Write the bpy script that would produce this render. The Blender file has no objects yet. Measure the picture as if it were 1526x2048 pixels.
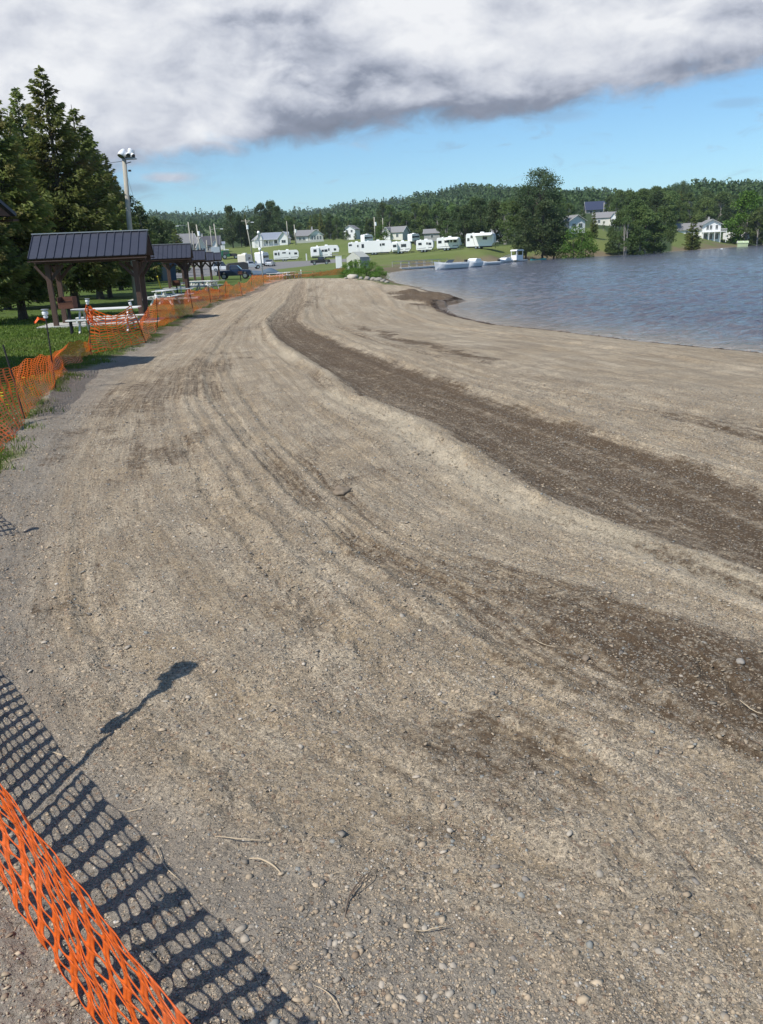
import bpy, math, random
import numpy as np
from mathutils import Vector, Matrix, noise as mnoise

random.seed(7); np.random.seed(7)
S = bpy.context.scene
C = S.collection
rad = math.radians

# ---------------------------------------------------------------- camera
FPX, PITCH, ROLL, EYE = 1607.0, rad(17.8), rad(2.5), 1.8
cam_d = bpy.data.cameras.new('camera'); cam = bpy.data.objects.new('camera', cam_d); C.objects.link(cam)
cam_d.sensor_fit = 'VERTICAL'; cam_d.sensor_height = 24.0; cam_d.lens = 24.0 * FPX / 2048.0
cam_d.clip_start = 0.05; cam_d.clip_end = 9000.0
_f = Vector((0, math.cos(PITCH), -math.sin(PITCH))); _u0 = Vector((0, math.sin(PITCH), math.cos(PITCH))); _r0 = Vector((1, 0, 0))
_r = _r0 * math.cos(ROLL) - _u0 * math.sin(ROLL); _u = _u0 * math.cos(ROLL) + _r0 * math.sin(ROLL)
cam.matrix_world = Matrix(((_r.x, _u.x, -_f.x, 0), (_r.y, _u.y, -_f.y, 0), (_r.z, _u.z, -_f.z, EYE), (0, 0, 0, 1)))
S.camera = cam

# ---------------------------------------------------------------- sun, exposure
SUN_EL = rad(50.5); SHX, SHY = 0.79, 0.613            # shadows fall towards (SHX, SHY)
COT = 1 / math.tan(SUN_EL)
sun_d = bpy.data.lights.new('sun', 'SUN'); sun_d.energy = 4.3; sun_d.angle = rad(0.53); sun_d.color = (1.0, 0.955, 0.88)
sun = bpy.data.objects.new('sun', sun_d); C.objects.link(sun)
sdir = Vector((SHX * math.cos(SUN_EL), SHY * math.cos(SUN_EL), -math.sin(SUN_EL)))
sun.rotation_euler = sdir.to_track_quat('-Z', 'Y').to_euler(); sun.location = (-30, -20, 60)
S.view_settings.view_transform = 'Standard'; S.view_settings.look = 'None'
S.view_settings.exposure = 0.30; S.view_settings.gamma = 1.0

# ---------------------------------------------------------------- sky
def px_ray(px, py):
    a = (px - 763) / FPX; b = (1024 - py) / FPX
    r0 = a * math.cos(ROLL) + b * math.sin(ROLL); u0 = -a * math.sin(ROLL) + b * math.cos(ROLL)
    return (r0, math.cos(PITCH) + u0 * math.sin(PITCH), -math.sin(PITCH) + u0 * math.cos(PITCH))
def px_dir(px, py):
    d = px_ray(px, py); return math.atan2(d[0], d[1]), math.atan2(d[2], math.hypot(d[0], d[1]))

class NT:
    def __init__(s, tree): s.t = tree; s.n = tree.nodes; s.l = tree.links
    def new(s, typ, **kw):
        n = s.n.new(typ)
        for k, v in kw.items(): setattr(n, k, v)
        return n
    def put(s, sock, v):
        if v is None: return
        if isinstance(v, bpy.types.NodeSocket): s.l.new(v, sock)
        else: sock.default_value = v
    def m(s, op, a, b=None, c=None, clamp=False):
        n = s.new('ShaderNodeMath', operation=op, use_clamp=clamp)
        for i, v in enumerate((a, b, c)): s.put(n.inputs[i], v)
        return n.outputs[0]
    def smooth(s, x, a, b, lo=0.0, hi=1.0, kind='SMOOTHSTEP'):
        n = s.new('ShaderNodeMapRange', interpolation_type=kind)
        s.put(n.inputs[0], x); s.put(n.inputs[1], a); s.put(n.inputs[2], b); s.put(n.inputs[3], lo); s.put(n.inputs[4], hi)
        return n.outputs[0]
    def noise(s, vec, scale, detail=4, rough=0.55, dist=0.0, lac=2.0):
        n = s.new('ShaderNodeTexNoise'); s.put(n.inputs['Vector'], vec)
        n.inputs['Scale'].default_value = scale; n.inputs['Detail'].default_value = detail
        n.inputs['Roughness'].default_value = rough; n.inputs['Distortion'].default_value = dist; n.inputs['Lacunarity'].default_value = lac
        return n.outputs[0]
    def mapv(s, vec, scale=(1, 1, 1), loc=(0, 0, 0), rot=(0, 0, 0)):
        n = s.new('ShaderNodeMapping'); s.put(n.inputs[0], vec)
        n.inputs['Scale'].default_value = scale; n.inputs['Location'].default_value = loc; n.inputs['Rotation'].default_value = rot
        return n.outputs[0]
    def mix(s, f, a, b, blend='MIX'):
        n = s.new('ShaderNodeMix', data_type='RGBA', blend_type=blend)
        s.put(n.inputs[0], f)
        for i, v in ((6, a), (7, b)):
            if isinstance(v, tuple) and len(v) == 3: v = (*v, 1)
            s.put(n.inputs[i], v)
        return n.outputs[2]
    def comb(s, x, y, z=0.0):
        n = s.new('ShaderNodeCombineXYZ')
        for i, v in enumerate((x, y, z)): s.put(n.inputs[i], v)
        return n.outputs[0]
    def attr(s, name):
        n = s.new('ShaderNodeAttribute', attribute_name=name); return n
    def bump(s, h, strength=0.5, dist=0.02, normal=None):
        n = s.new('ShaderNodeBump'); n.inputs['Strength'].default_value = strength; n.inputs['Distance'].default_value = dist
        s.put(n.inputs['Height'], h)
        if normal is not None: s.put(n.inputs['Normal'], normal)
        return n.outputs[0]

W = bpy.data.worlds.new('World'); S.world = W; W.use_nodes = True
w = NT(W.node_tree)
for n in list(w.n): w.n.remove(n)
sky = w.new('ShaderNodeTexSky', sky_type='NISHITA'); sky.sun_disc = False
sky.sun_elevation = SUN_EL; sky.sun_rotation = math.atan2(-SHX, -SHY); sky.air_density = 1.0; sky.dust_density = 0.2; sky.ozone_density = 2.0
tc = w.new('ShaderNodeTexCoord'); sx = w.new('ShaderNodeSeparateXYZ'); w.l.new(tc.outputs['Generated'], sx.inputs[0])
X, Y, Z = sx.outputs
AZ = w.m('ARCTAN2', X, Y); EL = w.m('ARCSINE', Z)
# lower edge of the big cloud bank, elevation as a function of azimuth
edge_px = [(-500, 400), (0, 360), (150, 365), (250, 345), (350, 335), (480, 318), (600, 300), (720, 280), (850, 266), (950, 268), (1060, 250), (1200, 216), (1400, 172), (1526, 135), (1800, 60), (2300, -80)]
fc = w.new('ShaderNodeFloatCurve')
A0, A1, E1 = rad(-40), rad(50), 0.5
pts = []
for p in edge_px:
    a, e = px_dir(*p); pts.append(((a - A0) / (A1 - A0), e / E1))
cv = fc.mapping.curves[0]
while len(cv.points) > 2: cv.points.remove(cv.points[-1])
cv.points[0].location = (0, pts[0][1]); cv.points[1].location = (1, pts[-1][1])
for q in pts:
    if 0.0 < q[0] < 1.0: cv.points.new(*q)
fc.mapping.update()
w.put(fc.inputs['Value'], w.smooth(AZ, A0, A1, 0, 1, 'LINEAR'))
EDGE = w.m('MULTIPLY', fc.outputs[0], E1)
P = w.comb(AZ, EL)
n_big = w.noise(w.mapv(P, (1, 1.9, 1)), 7.0, 8, 0.56, 0.35)
n_mid = w.noise(w.mapv(P, (1, 2.0, 1), (3.1, 1.7, 0)), 19.0, 7, 0.6, 0.5)
n_wsp = w.noise(w.mapv(P, (1, 3.2, 1), (7.1, 0.7, 0)), 14.0, 8, 0.62, 0.9)
T = w.m('SUBTRACT', EL, EDGE)
Tn = w.m('ADD', T, w.m('ADD', w.m('MULTIPLY', w.m('SUBTRACT', n_big, 0.5), 0.055), w.m('MULTIPLY', w.m('SUBTRACT', n_mid, 0.5), 0.045)))
def blob(px, py, rx, ry, power=1.0):
    """soft elliptical patch of the sky around the direction of one point, radii in degrees"""
    a, e = px_dir(px, py)
    da = w.m('DIVIDE', w.m('SUBTRACT', AZ, a), rad(rx)); de = w.m('DIVIDE', w.m('SUBTRACT', EL, e), rad(ry))
    d = w.m('SQRT', w.m('ADD', w.m('MULTIPLY', da, da), w.m('MULTIPLY', de, de)))
    d = w.m('ADD', d, w.m('MULTIPLY', w.m('SUBTRACT', n_big, 0.5), 1.3)); d = w.m('ADD', d, w.m('MULTIPLY', w.m('SUBTRACT', n_mid, 0.5), 0.8))
    return w.m('MULTIPLY', w.smooth(d, 1.15, 0.2), power)
cov = w.smooth(Tn, -0.006, 0.022)
thin = w.m('MULTIPLY', w.smooth(w.m('ADD', T, w.m('MULTIPLY', w.m('SUBTRACT', n_wsp, 0.5), 0.20)), -0.055, 0.06), w.smooth(AZ, rad(-4), rad(-15), 0, 0.55))
wisps = w.m('MULTIPLY', w.smooth(n_wsp, 0.56, 0.72), w.smooth(EL, 0.02, 0.07, 0, 0.28))
for b in [(335, 355, 2.2, .45, .9), (265, 375, 2.0, .5, .5), (1480, 205, 1.6, .3, .22), (1120, 232, 2.6, .5, .3)]:
    thin = w.m('MAXIMUM', thin, blob(*b))
cov = w.m('MAXIMUM', cov, w.m('MAXIMUM', thin, wisps), clamp=True)
# the bank only fills the sky ahead; overhead and behind the air is clear
aw = w.m('ABSOLUTE', AZ); cov = w.m('MULTIPLY', cov, w.m('MULTIPLY', w.smooth(aw, rad(75), rad(45)), w.smooth(w.m('ADD', EL, w.m('MULTIPLY', n_big, .2)), rad(45), rad(30))))
# brightness of the cloud: dark flat base, bright billows above
br = w.smooth(Tn, 0.008, 0.090, 0.35, 0.70)
br = w.m('ADD', br, w.m('MULTIPLY', w.m('SUBTRACT', n_big, 0.5), 0.36)); br = w.m('ADD', br, w.m('MULTIPLY', w.m('SUBTRACT', n_mid, 0.5), 0.20))
P3 = w.mapv(P, (1, 1.7, 1), (1.3, 4.7, 0)); P4 = w.mapv(P, (1, 1.7, 1), (1.3 + 0.012, 4.7 - 0.030, 0))
rel1 = w.m('SUBTRACT', w.noise(P3, 13.0, 9, 0.58, 0.3), w.noise(P4, 13.0, 9, 0.58, 0.3))
br = w.m('ADD', br, w.m('MULTIPLY', rel1, 0.80))
for b in [(450, 245, 3.4, 1.5, .34), (340, 270, 3.6, 1.3, .26), (60, 250, 8, 3.6, .22), (230, 170, 6, 2.5, .10), (840, 55, 6, 2.4, .30), (1300, 70, 9, 2.0, .26), (150, 60, 7, 2.6, .16), (980, 130, 3.5, 1.4, .18), (330, 355, 3, .7, .35), (1230, 130, 5, 1.2, .14)]:
    br = w.m('ADD', br, blob(*b))
for b in [(690, 118, 7, 1.7, .26), (250, 110, 7, 1.2, .08), (540, 35, 4, .7, .34), (700, 255, 8, 1.7, .16), (1000, 225, 6, 1.2, .16), (1420, 20, 4, .8, .20), (1350, 120, 5, .9, .12), (460, 150, 5, 1.2, .10)]:
    br = w.m('SUBTRACT', br, blob(*b))
ramp = w.new('ShaderNodeValToRGB'); w.put(ramp.inputs[0], br)
el_ = ramp.color_ramp.elements
el_[0].position = 0.05; el_[0].color = (0.165, 0.185, 0.235, 1)
el_[1].position = 0.95; el_[1].color = (0.74, 0.75, 0.77, 1)
for p_, c_ in ((0.30, (0.225, 0.250, 0.315, 1)), (0.52, (0.41, 0.435, 0.505, 1)), (0.72, (0.58, 0.60, 0.65, 1))):
    e_ = el_.new(p_); e_.color = c_
bg_s = w.new('ShaderNodeBackground'); w.put(bg_s.inputs[0], w.mix(1.0, sky.outputs[0], (0.74, 1.00, 1.17), 'MULTIPLY')); bg_s.inputs[1].default_value = 0.098
bg_c = w.new('ShaderNodeBackground'); w.put(bg_c.inputs[0], ramp.outputs[0]); bg_c.inputs[1].default_value = 1.0
mx = w.new('ShaderNodeMixShader'); w.put(mx.inputs[0], cov); w.l.new(bg_s.outputs[0], mx.inputs[1]); w.l.new(bg_c.outputs[0], mx.inputs[2])
wo = w.new('ShaderNodeOutputWorld'); w.l.new(mx.outputs[0], wo.inputs[0])

# ---------------------------------------------------------------- helpers
def az_of(px):
    y = 508 - (px - 763) * 0.0436
    return px_dir(px, y)[0]
def elev(px, py):
    """elevation at which an upright thing standing in the direction of px reaches the height py of the view"""
    a = az_of(px); lo, hi = -0.5, 0.9
    for _ in range(30):
        m_ = (lo + hi) / 2; d = Vector((math.sin(a), math.cos(a), math.tan(m_))); y = 1024 - FPX * d.dot(_u) / d.dot(_f)
        if y > py: lo = m_
        else: hi = m_
    return (lo + hi) / 2
def ground_pt(px, py, z=0.0):
    d = px_ray(px, py); t = (z - EYE) / d[2]; return (d[0] * t, d[1] * t)

def tag(o, label=None, cat=None, group=None, kind=None):
    if label: o['label'] = label
    if cat: o['category'] = cat
    if group: o['group'] = group
    if kind: o['kind'] = kind
    return o
def empty(name, loc, rz=0.0, label=None, cat=None, group=None):
    o = bpy.data.objects.new(name, None); C.objects.link(o); o.location = loc; o.rotation_euler = (0, 0, rz); o.empty_display_size = 0.2
    return tag(o, label, cat, group)
def copy_tree(o, parent=None):
    c = o.copy(); C.objects.link(c); c.parent = parent
    for ch in o.children: copy_tree(ch, c)
    return c

class MB:
    """collects faces, builds them as one mesh object"""
    def __init__(s): s.v = []; s.f = []; s.mi = []; s.sm = False
    def add(s, vs, fs, mi=0):
        b = len(s.v); s.v += [tuple(p) for p in vs]; s.f += [tuple(i + b for i in f) for f in fs]; s.mi += [mi] * len(fs); return s
    def box(s, x0, x1, y0, y1, z0, z1, mi=0):
        return s.add([(x0, y0, z0), (x1, y0, z0), (x1, y1, z0), (x0, y1, z0), (x0, y0, z1), (x1, y0, z1), (x1, y1, z1), (x0, y1, z1)],
                     [(0, 3, 2, 1), (4, 5, 6, 7), (0, 1, 5, 4), (1, 2, 6, 5), (2, 3, 7, 6), (3, 0, 4, 7)], mi)
    def bar(s, a, b, wd, th=None, mi=0):
        a = Vector(a); b = Vector(b); th = th or wd
        d = (b - a).normalized(); ref = Vector((0, 0, 1)) if abs(d.z) < 0.95 else Vector((1, 0, 0))
        x = d.cross(ref).normalized() * wd / 2; y = d.cross(x).normalized() * th / 2
        vs = [p + i * x + j * y for p in (a, b) for i, j in ((-1, -1), (1, -1), (1, 1), (-1, 1))]
        return s.add(vs, [(0, 1, 2, 3), (7, 6, 5, 4), (0, 4, 5, 1), (1, 5, 6, 2), (2, 6, 7, 3), (3, 7, 4, 0)], mi)
    def tube(s, pts, r, n=8, mi=0, cap=True):
        pts = [Vector(p) for p in pts]; k = len(pts); rs = r if hasattr(r, '__len__') else [r] * k
        b = len(s.v); prev = None
        for i, p in enumerate(pts):
            d = (pts[min(i + 1, k - 1)] - pts[max(i - 1, 0)]).normalized()
            ref = Vector((0, 0, 1)) if abs(d.z) < 0.9 else Vector((1, 0, 0))
            x = d.cross(ref).normalized(); y = d.cross(x)
            for j in range(n):
                t = 2 * math.pi * j / n; s.v.append(tuple(p + rs[i] * (math.cos(t) * x + math.sin(t) * y)))
        for i in range(k - 1):
            for j in range(n):
                s.f.append((b + i * n + j, b + i * n + (j + 1) % n, b + (i + 1) * n + (j + 1) % n, b + (i + 1) * n + j)); s.mi.append(mi)
        if cap:
            s.f.append(tuple(b + j for j in range(n))); s.f.append(tuple(b + (k - 1) * n + n - 1 - j for j in range(n))); s.mi += [mi, mi]
        return s
    def prism(s, prof, y0, y1, mi=0):
        """profile of (x, z) points extruded along y"""
        n = len(prof); vs = [(x, y0, z) for x, z in prof] + [(x, y1, z) for x, z in prof]
        fs = [tuple(range(n)), tuple(range(2 * n - 1, n - 1, -1))] + [(i, i + n, (i + 1) % n + n, (i + 1) % n) for i in range(n)]
        return s.add(vs, fs, mi)
    def disc(s, c, r, y0, y1, n=18, mi=0):
        """cylinder with its axis along y"""
        return s.prism([(c[0] + r * math.cos(2 * math.pi * i / n), c[1] + r * math.sin(2 * math.pi * i / n)) for i in range(n)], y0, y1, mi)
    def build(s, name, mat, parent=None, bevel=0.0, smooth=False, loc=None):
        me = bpy.data.meshes.new(name); me.from_pydata(s.v, [], s.f); me.update()
        mats = mat if isinstance(mat, (list, tuple)) else [mat]
        for m_ in mats: me.materials.append(m_)
        if len(mats) > 1: me.polygons.foreach_set('material_index', s.mi)
        import bmesh
        bm = bmesh.new(); bm.from_mesh(me); bmesh.ops.recalc_face_normals(bm, faces=bm.faces)
        if bevel > 0:
            es = [e for e in bm.edges if len(e.link_faces) == 2 and e.calc_face_angle(0) > 0.6]
            try: bmesh.ops.bevel(bm, geom=es, offset=bevel, segments=2, affect='EDGES', profile=0.6, clamp_overlap=True)
            except Exception: pass
        bm.to_mesh(me); bm.free()
        if smooth: me.polygons.foreach_set('use_smooth', [True] * len(me.polygons))
        o = bpy.data.objects.new(name, me); C.objects.link(o)
        if parent is not None: o.parent = parent
        if loc is not None: o.location = loc
        return o

def np_mesh(name, V, Fq, mat, parent=None, attrs=None, smooth=False):
    """fast mesh from numpy arrays; Fq is (n, 3) or (n, 4)"""
    me = bpy.data.meshes.new(name); nv, nf, k = len(V), len(Fq), Fq.shape[1]
    me.vertices.add(nv); me.vertices.foreach_set('co', np.ascontiguousarray(V, dtype=np.float32).ravel())
    me.loops.add(nf * k); me.loops.foreach_set('vertex_index', np.ascontiguousarray(Fq, dtype=np.int32).ravel())
    me.polygons.add(nf); me.polygons.foreach_set('loop_start', np.arange(0, nf * k, k, dtype=np.int32))
    me.polygons.foreach_set('loop_total', np.full(nf, k, dtype=np.int32))
    if smooth: me.polygons.foreach_set('use_smooth', np.ones(nf, dtype=bool))
    me.update(calc_edges=True)
    for an, av in (attrs or {}).items():
        if av.ndim == 2:
            a = me.attributes.new(an, 'FLOAT_COLOR', 'POINT'); cc = np.ones((nv, 4), dtype=np.float32); cc[:, :3] = av; a.data.foreach_set('color', cc.ravel())
        else:
            a = me.attributes.new(an, 'FLOAT', 'POINT'); a.data.foreach_set('value', av.astype(np.float32))
    if mat is not None: me.materials.append(mat)
    me.validate()
    o = bpy.data.objects.new(name, me); C.objects.link(o)
    if parent is not None: o.parent = parent
    return o

# ---------------------------------------------------------------- materials
def mat(name):
    m = bpy.data.materials.new(name); m.use_nodes = True; t = NT(m.node_tree)
    b = t.n['Principled BSDF']; return m, t, b
def simple(name, col, rough=0.6, metal=0.0, var=0.12, scale=3.0, spec=0.4, bump=0.0, bscale=40.0, dirt=0.0):
    m, t, b = mat(name)
    ob = t.new('ShaderNodeTexCoord').outputs['Object']
    n = t.noise(ob, scale, 5, 0.6)
    c = t.mix(n, tuple(x * (1 - var) for x in col), tuple(min(1, x * (1 + var)) for x in col))
    if dirt > 0:
        d = t.smooth(t.noise(t.mapv(ob, (1, 1, 0.25)), scale * 2.5, 6, 0.65), 0.52, 0.75, 0, dirt)
        c = t.mix(d, c, (0.16, 0.13, 0.10))
    t.put(b.inputs['Base Color'], c)
    b.inputs['Roughness'].default_value = rough; b.inputs['Metallic'].default_value = metal; b.inputs['Specular IOR Level'].default_value = spec
    if bump > 0: t.put(b.inputs['Normal'], t.bump(t.noise(ob, bscale, 4, 0.6), 0.6, bump))
    return m
def wood(name, col, dark=0.5, rough=0.75, scale=(12, 12, 1.2)):
    m, t, b = mat(name); ob = t.new('ShaderNodeTexCoord').outputs['Object']
    n = t.noise(t.mapv(ob, scale), 3.0, 6, 0.65, 0.6)
    t.put(b.inputs['Base Color'], t.mix(t.smooth(n, 0.3, 0.7), tuple(x * dark for x in col), col))
    b.inputs['Roughness'].default_value = rough; t.put(b.inputs['Normal'], t.bump(n, 0.4, 0.01)); return m
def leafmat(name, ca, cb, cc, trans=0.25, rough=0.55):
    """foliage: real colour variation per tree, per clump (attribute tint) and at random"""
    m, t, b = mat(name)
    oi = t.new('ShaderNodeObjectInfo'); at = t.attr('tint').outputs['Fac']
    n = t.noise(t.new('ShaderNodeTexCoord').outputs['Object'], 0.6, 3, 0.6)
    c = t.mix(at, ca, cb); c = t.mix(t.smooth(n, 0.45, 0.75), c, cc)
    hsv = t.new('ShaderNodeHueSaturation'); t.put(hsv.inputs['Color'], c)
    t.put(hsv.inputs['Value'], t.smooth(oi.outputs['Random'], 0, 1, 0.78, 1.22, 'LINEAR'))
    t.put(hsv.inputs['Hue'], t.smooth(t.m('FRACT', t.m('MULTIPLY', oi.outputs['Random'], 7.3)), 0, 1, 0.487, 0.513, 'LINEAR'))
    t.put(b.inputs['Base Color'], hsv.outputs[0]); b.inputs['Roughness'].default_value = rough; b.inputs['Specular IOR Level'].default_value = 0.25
    tr = t.new('ShaderNodeBsdfTranslucent'); t.l.new(hsv.outputs[0], tr.inputs[0])
    ms = t.new('ShaderNodeMixShader'); ms.inputs[0].default_value = trans
    t.l.new(b.outputs[0], ms.inputs[1]); t.l.new(tr.outputs[0], ms.inputs[2]); t.l.new(ms.outputs[0], t.n['Material Output'].inputs[0])
    return m
M = {}
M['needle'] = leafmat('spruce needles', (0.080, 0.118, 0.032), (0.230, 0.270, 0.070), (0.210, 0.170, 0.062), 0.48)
M['pine'] = leafmat('pine needles', (0.046, 0.080, 0.034), (0.120, 0.165, 0.060), (0.100, 0.120, 0.045), 0.38)
M['leaf'] = leafmat('broad leaves', (0.078, 0.130, 0.040), (0.180, 0.245, 0.080), (0.125, 0.185, 0.058), 0.48)
M['bright'] = leafmat('young leaves', (0.075, 0.150, 0.020), (0.150, 0.240, 0.035), (0.110, 0.190, 0.03), 0.35)
M['poplar'] = leafmat('poplar leaves', (0.050, 0.095, 0.038), (0.130, 0.190, 0.085), (0.085, 0.140, 0.055), 0.35)
M['bark'] = wood('rough bark', (0.10, 0.082, 0.068), 0.4, 0.95, (9, 9, 2))
M['bark_pale'] = wood('pale bark', (0.30, 0.28, 0.25), 0.6, 0.9, (6, 6, 3))
M['brown'] = wood('brown stained timber', (0.085, 0.048, 0.036), 0.6, 0.8)
M['brown2'] = wood('worn brown stained timber', (0.105, 0.060, 0.044), 0.65, 0.8)
M['pole'] = wood('weathered pole wood', (0.44, 0.41, 0.34), 0.72, 0.9)
M['white'] = simple('white paint', (0.78, 0.78, 0.76), 0.45, 0, 0.05, dirt=0.12)
M['whitewood'] = simple('white painted wood', (0.72, 0.71, 0.68), 0.6, 0, 0.08, 6, dirt=0.2)
M['cream'] = simple('cream siding', (0.66, 0.64, 0.56), 0.6, 0, 0.06, dirt=0.1)
M['grey'] = simple('grey siding', (0.34, 0.34, 0.33), 0.7, 0, 0.1, dirt=0.1)
M['greige'] = simple('pale grey siding', (0.50, 0.50, 0.44), 0.7, 0, 0.08)
M['pink'] = simple('pinkish block wall', (0.52, 0.36, 0.28), 0.8, 0, 0.08, dirt=0.1)
M['shingle'] = simple('grey roof shingles', (0.22, 0.215, 0.215), 0.85, 0, 0.2, 9)
M['shingle_d'] = simple('dark roof shingles', (0.075, 0.075, 0.085), 0.85, 0, 0.2, 9)
M['navy'] = simple('dark blue roof', (0.035, 0.045, 0.085), 0.6, 0, 0.2, 3)
M['glass'] = simple('dark window glass', (0.035, 0.042, 0.05), 0.08, 0, 0.1, spec=0.8)
M['black'] = simple('black plastic', (0.018, 0.018, 0.02), 0.5, 0, 0.1)
M['dark'] = simple('dark grey fabric', (0.05, 0.05, 0.055), 0.85)
M['tyre'] = simple('tyre rubber', (0.022, 0.022, 0.022), 0.85)
M['chrome'] = simple('metal rim', (0.5, 0.5, 0.5), 0.3, 0.9)
M['alum'] = simple('aluminium', (0.62, 0.63, 0.64), 0.35, 0.7)
M['steel'] = simple('galvanised steel', (0.36, 0.37, 0.38), 0.5, 0.6)
M['iron'] = simple('dark iron stake', (0.035, 0.030, 0.030), 0.7, 0.2)
M['truckblue'] = simple('dark blue car paint', (0.020, 0.034, 0.075), 0.22, 0.3, 0.05, spec=0.7)
M['silver'] = simple('silver car paint', (0.58, 0.59, 0.60), 0.28, 0.3, 0.03, spec=0.6)
M['carwhite'] = simple('white car paint', (0.80, 0.80, 0.80), 0.25, 0, 0.03, spec=0.6)
M['rv'] = simple('white camper skin', (0.80, 0.80, 0.78), 0.35, 0, 0.03, dirt=0.08)
M['rvgrey'] = simple('grey camper stripe', (0.28, 0.28, 0.29), 0.45)
M['rvbeige'] = simple('beige camper skin', (0.60, 0.57, 0.48), 0.45)
M['green'] = simple('green paint', (0.02, 0.14, 0.07), 0.45)
M['teal'] = simple('teal paint', (0.05, 0.30, 0.30), 0.5)
M['blue'] = simple('blue tarpaulin', (0.075, 0.115, 0.165), 0.7, 0, 0.2, 4, bump=0.05, bscale=6)
M['strongblue'] = simple('blue plastic', (0.04, 0.09, 0.40), 0.5)
M['yellow'] = simple('yellow plastic', (0.75, 0.62, 0.03), 0.45)
M['rust'] = simple('rusty brown steel', (0.13, 0.055, 0.035), 0.8, 0.2, 0.3, 12)
M['concrete'] = simple('concrete', (0.42, 0.41, 0.38), 0.9, 0, 0.12, 6, bump=0.01)
M['floatgrey'] = simple('grey dock boards', (0.42, 0.41, 0.39), 0.8, 0, 0.12, 6)
M['pgreen'] = simple('pale green paint', (0.42, 0.50, 0.30), 0.6)
M['lampwhite'] = simple('white lamp housing', (0.82, 0.83, 0.84), 0.3, 0, 0.03)
M['orangeflag'] = simple('orange flagging tape', (0.85, 0.13, 0.02), 0.5)
M['board'] = wood('orange brown boards', (0.42, 0.20, 0.09), 0.7)
def metal_roof():
    m, t, b = mat('dark ribbed metal roof'); ob = t.new('ShaderNodeTexCoord').outputs['Object']
    n = t.noise(t.mapv(ob, (1, 4, 4)), 2, 5, 0.6)
    t.put(b.inputs['Base Color'], t.mix(n, (0.050, 0.052, 0.070), (0.075, 0.078, 0.100)))
    b.inputs['Roughness'].default_value = 0.42; b.inputs['Metallic'].default_value = 0.35
    t.put(b.inputs['Normal'], t.bump(n, 0.15, 0.02)); return m
M['mroof'] = metal_roof()
def net_mat():
    m, t, b = mat('orange plastic netting'); ob = t.new('ShaderNodeTexCoord').outputs['Object']
    n = t.noise(ob, 3.0, 5, 0.6)
    c = t.mix(n, (0.74, 0.115, 0.010), (0.90, 0.185, 0.018))
    c = t.mix(t.smooth(t.noise(ob, 1.1, 3), .5, .75, 0, 0.35), c, (0.85, 0.32, 0.20))
    t.put(b.inputs['Base Color'], c); b.inputs['Roughness'].default_value = 0.42
    tr = t.new('ShaderNodeBsdfTranslucent'); t.l.new(c, tr.inputs[0]); ms = t.new('ShaderNodeMixShader'); ms.inputs[0].default_value = 0.35
    t.l.new(b.outputs[0], ms.inputs[1]); t.l.new(tr.outputs[0], ms.inputs[2]); t.l.new(ms.outputs[0], t.n['Material Output'].inputs[0]); return m
M['net'] = net_mat()
# ---------------------------------------------------------------- terrain
def hsh(i, j, seed):
    h = (i.astype(np.int64) * 374761393 + j.astype(np.int64) * 668265263 + seed * 974711) & 0x7fffffff
    h = ((h ^ (h >> 13)) * 1274126177) & 0x7fffffff
    return ((h ^ (h >> 16)) & 0xffff) / 65535.0
def vnoise(x, y, seed=0):
    xi = np.floor(x); yi = np.floor(y); fx = x - xi; fy = y - yi
    fx = fx * fx * (3 - 2 * fx); fy = fy * fy * (3 - 2 * fy)
    a = hsh(xi, yi, seed); b = hsh(xi + 1, yi, seed); c = hsh(xi, yi + 1, seed); d = hsh(xi + 1, yi + 1, seed)
    return (a * (1 - fx) + b * fx) * (1 - fy) + (c * (1 - fx) + d * fx) * fy - 0.5
def fbm(x, y, seed=0, octs=4, gain=0.5):
    s = 0; a = 1.0; f = 1.0
    for k in range(octs): s = s + a * vnoise(x * f + 17.3 * k, y * f - 9.1 * k, seed + k); a *= gain; f *= 2.03
    return s

LAKE = -0.9
shore_px = [(1526, 712), (1420, 702), (1300, 690), (1130, 668), (1000, 655), (920, 637), (878, 622), (872, 612), (900, 606), (925, 601), (895, 596), (862, 584), (825, 574), (790, 566), (768, 556), (772, 546), (805, 541), (850, 531), (930, 527), (1000, 525), (1060, 519), (1130, 515), (1200, 512), (1280, 508), (1350, 502), (1440, 496), (1526, 489)]
SH = [ground_pt(*p, LAKE) for p in shore_px]
LAKEPOLY = np.array([(60, -40), (14, 4), (11.5, 13.5)] + SH + [(260, 480), (600, 700), (900, 100), (400, -60)], dtype=float)
def signed_shore(x, y):
    """distance to the shoreline, positive on land"""
    P0 = LAKEPOLY; P1 = np.roll(P0, -1, axis=0); best = np.full(x.shape, 1e9); ins = np.zeros(x.shape, bool)
    for (ax, ay), (bx, by) in zip(P0, P1):
        dx, dy = bx - ax, by - ay; L = dx * dx + dy * dy + 1e-12
        t = np.clip(((x - ax) * dx + (y - ay) * dy) / L, 0, 1)
        best = np.minimum(best, (x - ax - t * dx) ** 2 + (y - ay - t * dy) ** 2)
        with np.errstate(divide='ignore', invalid='ignore'):
            cr = ((ay > y) != (by > y)) & (x < (bx - ax) * (y - ay) / (by - ay + 1e-12) + ax)
        ins ^= cr
    d = np.sqrt(best); return np.where(ins, -d, d)
RR = np.log(np.array([6, 12, 30, 60, 100, 150, 200, 260, 330, 450, 700, 1200, 2200, 3600], float))
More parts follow.
